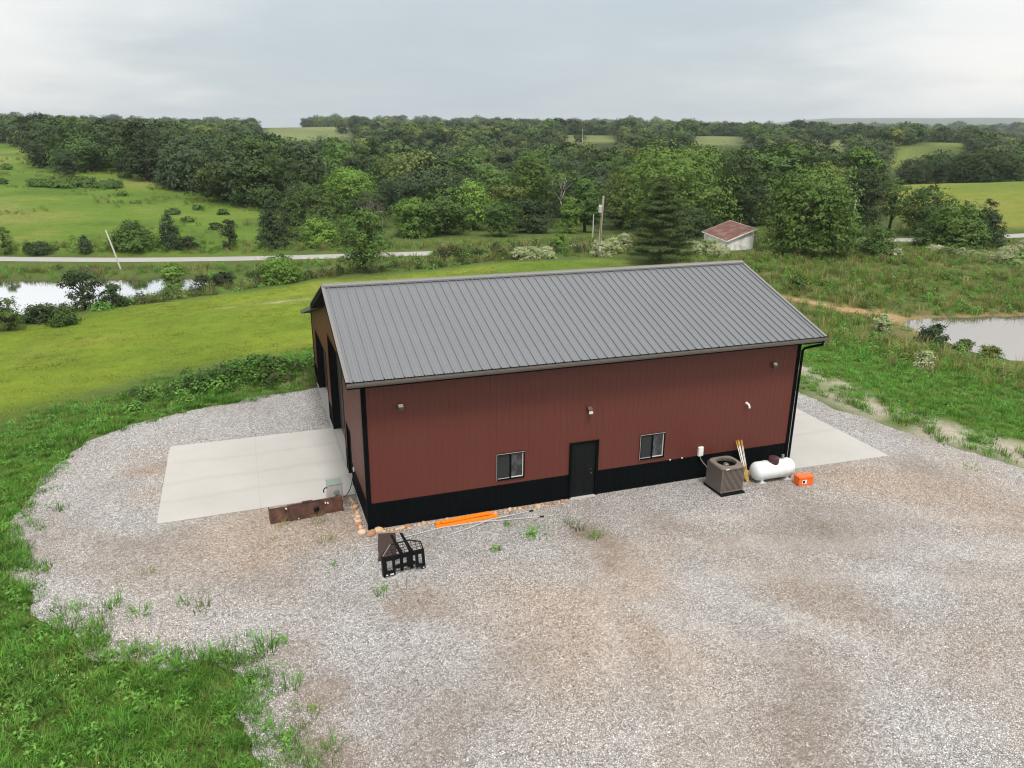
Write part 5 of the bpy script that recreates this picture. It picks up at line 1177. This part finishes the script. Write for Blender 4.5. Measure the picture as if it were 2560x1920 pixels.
Dq = fill(27, 92, -12, 50, 4.6, lambda x, y: off_shed(x, y)*d_bank(x, y)*(polydist(x, y, LAWN) > -1)*sstep(0, 1, x-27-.35*np.maximum(0, y-20)))
def d_verge(x, y): 
    k = np.interp(x, [q[0] for q in RD], [q[1] for q in RD]); dd = np.abs(y-k); return sstep(3.4, 4.4, dd)*sstep(13, 6, dd)*.7
Eq = fill(-45, 100, 46, 92, 2.4, lambda x, y: off_shed(x, y)*d_verge(x, y)*(polydist(x, y, LAWN) > 1)*(ground_z(x, y) > -3.05))
Mq = fill(-70, 6, 84, 240, .55, lambda x, y: (polydist(x, y, MEADOW) < 2)*sstep(.05, .3, vnoise(x, y, 7, 57)+.6*vnoise(x, y, 2.5, 58)))
spread('tall_weeds', 'tall mixed weeds and seeding grass on the pond bank and road verge', c_weed, 6, [Dq, Eq, Mq], .7, 1.25)
LE = [(-40,20),(-30,28.6),(-19,38),(-12.4,44.6),(-4.7,51),(4,53),(12,54.2),(20,54.2),(27,56)]
def d_brush(x, y):
    k = np.interp(x, [q[0] for q in LE], [q[1] for q in LE]); d = y-k; return sstep(-.4, .8, d)*sstep(7.5, 3.5, d+vnoise(x, y, 4, 53)*4)*(.3+.7*sstep(-.25, .1, vnoise(x, y, 2.6, 54)))*(ground_z(x, y) > -3.0)
Fh = fill(17, 74, 52, 68, 3.2, lambda x, y: (np.hypot(x-52.0, y-51.7) > 2.6)*(np.hypot(x-53, y-57) > 6)*sstep(1.2, 2.2, np.interp(x, [q[0] for q in RD], [q[1] for q in RD])-2.4-y)*sstep(9, 5, np.interp(x, [q[0] for q in RD], [q[1] for q in RD])-y))
Fq_ = fill(-40, 28, 18, 64, 2.2, d_brush)
moundq = fill(-9, 2.5, 13.4, 21, 11, lambda x, y: np.exp(-((x+2.6)**2/4.2**2+(y-17.6-.25*(x+2.6)*(x < -2.6))**2/1.5**2))*(y > 15.2+.30*(x+2.6)*(x < -2.6)+vnoise(x, y, 1, 60))*((x < -.9) | (y > 17.3)))
spread('brush', 'brambly brush along the lawn edge', c_brush, 5, [Fq_], .55, 1.1)
spread('hedgerow_brush', 'dense brambles and tall weeds hiding the road behind the barn ridge', c_brush, 5, [Fh], 1.1, 1.7)
c_dock = proto_col('dock', [leafclump(80, .5, .6, .085, GR['weed']), leafclump(80, .45, .5, .085, LEAF['mid']), leafclump(90, .55, .55, .075, LEAF['dark']), tuft(34, .5, .4, .012, GR['lush'], .6)])
spread('dock_thicket', 'dark leafy weeds covering the soil mound behind the left gable', c_dock, 4, [moundq], .7, 1.25)
Hq = fill(-46, 40, 6, 54, 6.5, lambda x, y: sstep(.4, -1.2, polydist(x, y, LAWN))*sstep(2.5, 6, yd_(x, y))*(.25+.75*sstep(-.1, .25, vnoise(x, y, 2.4, 55))))
spread('mown_grass', 'short yellow green mown lawn grass', c_lawn, 4, [Hq], .8, 1.3)

# weeds growing through the gravel: individuals
WEEDS = [
  (4.35, -1.11, 2, 0.94, 'small leafy weed between the white pipes and orange boards'),
  (5.03, -1.9, 3, 2.03, 'grassy weed patch below the front door, upper of two'),
  (6.3, -1.63, 0, 1.22, 'grass tuft in gravel before the door'),
  (6.42, -2.08, 0, 1.62, 'wide grass tuft before the door at the dark stain'),
  (6.76, -2.8, 0, 1.76, 'grass tuft below the other tuft before the door'),
  (4.9, -2.0, 2, 1.49, 'leafy weed left of the grass tuft before the door'),
  (3.51, -2.49, 2, 1.35, 'leafy weed right of the pallet fork'),
  (2.81, -2.67, 4, 1.35, 'dry sprig right of the pallet fork tines'),
  (-1.42, -0.39, 1, 1.62, 'weed clump in front of the rusty trough, right one'),
  (-0.85, -1.21, 4, 1.22, 'dry sprig left of the ragged slab'),
  (-1.34, -1.76, 0, 0.94, 'small green tuft left of the pallet fork'),
  (-0.24, -3.64, 0, 1.76, 'green tuft below the pallet fork'),
  (0.5, -3.9, 4, 2.03, 'dry grass patch below the pallet fork'),
  (-2.59, 1.12, 1, 1.08, 'weed at the front of the rusty trough'),
  (-1.5, 1.05, 1, 1.22, 'weed between trough and barn corner'),
  (-2.95, 0.38, 0, 0.81, 'small tuft left of the trough weeds'),
  (-3.37, 0.12, 4, 1.08, 'dry sprig near the left pad corner'),
  (-7.28, -0.3, 4, 1.62, 'dry grass at the left gravel edge, upper'),
  (-6.51, -0.63, 1, 1.35, 'grass tuft at the left gravel edge'),
  (-7.21, -0.99, 4, 1.49, 'dry grass at the left gravel edge, lower'),
  (-5.46, -2.4, 0, 1.62, 'grass tuft near the lower left grass tongue'),
  (-5.1, -2.1, 4, 1.22, 'dry sprig beside the grass tongue tuft'),
  (-6.52, -2.6, 0, 2.16, 'larger grass tuft in the lower left gravel bay'),
  (-7.27, -2.0, 0, 2.03, 'grass tuft at the mouth of the gravel bay'),
  (-4.94, -2.94, 1, 1.62, 'olive tuft right of the gravel bay'),
  (-2.96, -6.75, 0, 2.03, 'round green tuft at the right rim of the lower left grass'),
  (-3.4, -5.2, 0, 2.43, 'lush green tuft at the top rim of the lower left grass'),
  (-2.7, -7.9, 1, 1.76, 'olive tuft by the brown soil at the bottom left'),
  (11.5, -6.64, 4, 0.94, 'tiny dry sprig in the open gravel at right'),
  (14.02, -4.78, 4, 1.08, 'tiny dark sprig in the gravel below the condenser'),
  (5.53, -3.72, 4, 1.35, 'dry sprig in the brown stained gravel'),
  (2.88, -4.38, 4, 1.08, 'tiny sprig in the tan gravel middle'),
  (22.98, -2.54, 3, 1.49, 'low grass at the right gravel edge'),
]

wt = []
for k in range(5):
    b_ = tuft(*[(30, .17, .13, .006, GR['lush'], .9), (24, .22, .17, .006, GR['olive'], 1.0), 0, (36, .13, .24, .006, GR['lush'], 1.0), (20, .14, .26, .005, GR['dry'], 1.1)][k]) if k != 2 else leafclump(26, .15, .15, .05, GR['weed'])
    wt.append(b_.data); bpy.data.objects.remove(b_)
for x, y, k, s, lab in WEEDS:
    o = link('weed_tuft', wt[k]); o.location = (x, y, .02); o.scale = (s, s, s*random.uniform(.8, 1.1)); o.rotation_euler = (0, 0, random.uniform(0, 6.28)); tag(o, lab, 'weed', 'weeds growing through the gravel')

# ------------------------------------------------------------------ shed, poles
SW = paint('whitewashed_boards', (.78,.78,.76), .8, var=.14, vscale=1.2, streak=True, dirt=(.36,.31,.25), dscale=.8); SR = paint('rust_red_roof', (.125,.058,.045), .8, var=.25, vscale=1.2, dirt=(.21,.145,.12), dscale=.9, spec=.2)
A_, B_ = Vector((49.6, 53.0, 0)), Vector((53.4, 53.4, 0)); D_ = Vector((1.85, 7.7, 0)); zs = -1.6; zl, zh = .12, 1.17
sd = thing('white_shed', 'small white shed with a rusty red sloping roof among bushes', 'shed', (A_.x, A_.y, 0))
q = [Vector((0,0,0)), B_-A_, B_-A_+D_, D_]
b = MB(); b.add([q[0]+Vector((0,0,zs)), q[1]+Vector((0,0,zs)), q[2]+Vector((0,0,zs)), q[3]+Vector((0,0,zs)), q[0]+Vector((0,0,zl)), q[1]+Vector((0,0,zh)), q[2]+Vector((0,0,zh)), q[3]+Vector((0,0,zl))], [(0,1,5,4), (1,2,6,5), (2,3,7,6), (3,0,4,7)])
b.build('wall', SW, sd)
ux = (B_-A_).normalized(); uy = D_.normalized(); b = MB()
pr = profile(0, 8.4, .3, .05, .02, .02); n_ = Vector((-(zh-zl)/3.8*ux.x, -(zh-zl)/3.8*ux.y, 1)).normalized()
for v, d in pr:
    for s_ in (-.25, 4.05): b.v.append(tuple(ux*s_+uy*(v-.2)+Vector((0, 0, zl+.05+(zh-zl)/3.82*s_))+n_*d))
for i in range(len(pr)-1): b.f.append((2*i, 2*i+1, 2*i+3, 2*i+2)); b.m.append(0)
b.build('roof', SR, sd, fix=False)
b = MB()
for s_, v0, v1 in ((-.25, -.2, 8.2), (4.05, -.2, 8.2)): b.bar(ux*s_+uy*v0+Vector((0,0,zl+(zh-zl)/3.82*s_)), ux*s_+uy*v1+Vector((0,0,zl+(zh-zl)/3.82*s_)), .04, .13)
for v in (-.21, 8.21): b.bar(ux*-.25+uy*v+Vector((0,0,zl+(zh-zl)/3.82*-.25)), ux*4.05+uy*v+Vector((0,0,zl+(zh-zl)/3.82*4.05)), .04, .13)
b.build('fascia', SW, sd)
PW = paint('weathered_pole_wood', (.34,.29,.24), .85, var=.25, vscale=1.5, streak=True); PWW = paint('bleached_pole', (.50,.48,.45), .8, var=.15)
up = thing('utility_pole', 'tall weathered utility pole with a grey transformer behind the barn', 'utility pole', (34.2, 54.5, -1.3), 0)
b = MB(); b.tube([(0,0,-.4),(0,0,2),(.12,0,4.4),(.22,0,6.6)], [.15,.14,.125,.11], 12); b.build('pole', PW, up, smooth=True)
b = MB(); b.lathe([(0,-.36),(.19,-.36),(.2,-.3),(.2,.26),(.21,.3),(.12,.38),(0,.39)], 18); b.tube([(.08,0,.36),(.08,0,.55)], .03, 8); b.tube([(-.08,0,.36),(-.08,0,.55)], .03, 8); tf_ = b.build('transformer', paint('transformer_grey', (.50,.51,.52), .45, var=.08), up, loc=(-.22, -.24, 5.25), smooth=True)
b = MB(); b.bar((.1,-.02,5.2),(-.16,-.2,5.2),.06,.22); b.tube([(.12,-.14,5.9),(-.1,-.3,5.7),(-.3,-.24,5.5)], .012, 5); b.tube([(-.3,-.2,5.0),(-.34,-.18,4.6),(-.16,-.15,4.35),(.0,-.16,4.6)], .022, 6); b.tube([(-.02,-.16,4.5),(-.02,-.15,.8)], .02, 6); b.build('wiring', M['blackgloss'], up)
b = MB(); b.box(-.14,.06,-.36,-.15,.75,1.25); b.build('meter_box', M['white'], up, bevel=.01)
def pole(x, y, z, h, dx, r, mat, label):
    b = MB(); b.tube([(0,0,-.3),(dx*.5,0,h*.5),(dx,0,h)], [r*1.15, r, r*.85], 10); o = b.build('utility_pole', mat, loc=(x, y, z), smooth=True); return tag(o, label, 'pole')
pole(-15.6, 71.7, -3.1, 4.4, -.95, .085, PWW, 'white leaning pole on the far bank of the left pond')
pole(43.6, 76.2, -2.5, 3.3, 0, .07, PWW, 'thin short grey pole at the woods edge beside the utility pole')
pole(73.1, 59.8, -1.7, 5.2, .35, .09, PWW, 'slim white pole in front of the dark broad tree at right')
pole(141.1, 296.5, -3.9, 15.0, 0, .10, PWW, 'distant thin pole above the far pasture right of centre')
pole(218.3, 180.1, -3.7, 8.5, .1, .12, PWW, 'distant short white pole among the far trees at right')
# ------------------------------------------------------------------ sky, sun, haze, camera
w = bpy.data.worlds.new('World'); SC.world = w; w.use_nodes = True; t = NT(w.node_tree); bg = t.n['Background']
SUN_EL, SUN_AZ = R(64), R(181)               # azimuth from +y, clockwise: behind the camera, to its right
sk = t.node('ShaderNodeTexSky', sky_type='NISHITA'); sk.sun_disc = False; sk.sun_elevation = SUN_EL; sk.sun_rotation = SUN_AZ; sk.air_density = 1.0; sk.dust_density = 2.5
gc = t.node('ShaderNodeTexCoord').outputs['Generated']
xyz = t.node('ShaderNodeSeparateXYZ', {0: gc}).outputs
# cloud deck seen on a plane overhead
den = t.math('MAXIMUM', t.math('ADD', xyz[2], .16), .05)
pv = t.node('ShaderNodeCombineXYZ', {0: t.math('DIVIDE', xyz[0], den), 1: t.math('DIVIDE', xyz[1], den), 2: 0.0}).outputs[0]
n1 = t.noise(.55, 6, .55, pv, .3); n2 = t.noise(1.6, 5, .5, pv, .2)
nn = t.math('ADD', t.math('MULTIPLY', n1, .7), t.math('MULTIPLY', n2, .3))
clear = t.mix(1, sk.outputs[0], (1,1,1), 'MIX')
cl = t.ramp(nn, [(.32, (5.8,6.15,6.35)), (.48, (6.3,6.55,6.65)), (.62, (7.0,7.1,7.05))])
zen = t.math('MULTIPLY_ADD', t.math('MAXIMUM', xyz[2], 0), .7, 1.0)
cl = t.mix(1, cl, t.node('ShaderNodeCombineColor', {0: zen, 1: zen, 2: zen}).outputs[0], 'MULTIPLY')
D0 = (math.sin(.30)*math.cos(.12), math.cos(.30)*math.cos(.12), math.sin(.12))
dt = t.node('ShaderNodeVectorMath', {0: gc, 1: D0}, operation='DOT_PRODUCT').outputs['Value']
gap = t.ramp(t.math('ADD', dt, t.math('MULTIPLY_ADD', n2, .16, -.08)), [(.84, 0), (.985, 1)], 'EASE')
cl = t.mix(1, cl, t.ramp(gap, [(0, (1.10,1.055,1.02)), (1, (.65,.705,.735))]), 'MULTIPLY')
sky = t.mix(.93, sk.outputs[0], cl)
t.l.new(sky, bg.inputs[0]); bg.inputs[1].default_value = .098
sun = bpy.data.lights.new('sun', 'SUN'); sun.energy = 2.3; sun.angle = R(11); sun.color = (1, .965, .91)
so_ = bpy.data.objects.new('sun', sun); COL.objects.link(so_)
dirv = Vector((math.sin(SUN_AZ)*math.cos(SUN_EL), math.cos(SUN_AZ)*math.cos(SUN_EL), math.sin(SUN_EL)))
so_.rotation_euler = dirv.to_track_quat('Z', 'Y').to_euler(); so_.location = (0, 0, 60)
if HAZE:
    hz = MB(); hz.box(-9800, 9800, -650, 9800, -90, 90); ho = hz.build('haze', [])
    m = bpy.data.materials.new('air'); m.use_nodes = True; m.node_tree.nodes.remove(m.node_tree.nodes['Principled BSDF'])
    v = m.node_tree.nodes.new('ShaderNodeVolumePrincipled'); v.inputs['Color'].default_value = (.80,.87,.93,1); v.inputs['Density'].default_value = HAZE; v.inputs['Anisotropy'].default_value = .2
    m.node_tree.links.new(v.outputs[0], m.node_tree.nodes['Material Output'].inputs['Volume'])
    ho.data.materials.clear(); ho.data.materials.append(m); ho['kind'] = 'stuff'
f_px, pit, rol, yaw = 1926.46, .32503, .008312, .340133
cam = bpy.data.cameras.new('camera'); co_ = bpy.data.objects.new('camera', cam); COL.objects.link(co_)
cam.sensor_width = 36; cam.lens = 36*f_px/2560; cam.clip_start = .1; cam.clip_end = 20000
Fv = Vector((math.sin(yaw)*math.cos(pit), math.cos(yaw)*math.cos(pit), -math.sin(pit))); Rv = Vector((math.cos(yaw), -math.sin(yaw), 0)); Uv = Rv.cross(Fv)
R2 = Rv*math.cos(rol)+Uv*math.sin(rol); U2 = -Rv*math.sin(rol)+Uv*math.cos(rol)
co_.matrix_world = Matrix(((R2.x, U2.x, -Fv.x, -3.061), (R2.y, U2.y, -Fv.y, -22.401), (R2.z, U2.z, -Fv.z, 12.521), (0, 0, 0, 1)))
SC.camera = co_
SC.view_settings.view_transform = 'Standard'; SC.view_settings.look = 'None'; SC.view_settings.exposure = EXPO; SC.view_settings.gamma = 1
SC.cycles.max_bounces = 6; SC.cycles.diffuse_bounces = 3; SC.cycles.glossy_bounces = 3; SC.cycles.transmission_bounces = 3; SC.cycles.volume_bounces = 0
SC.cycles.use_denoising = DENO; SC.cycles.filter_width = 1.2
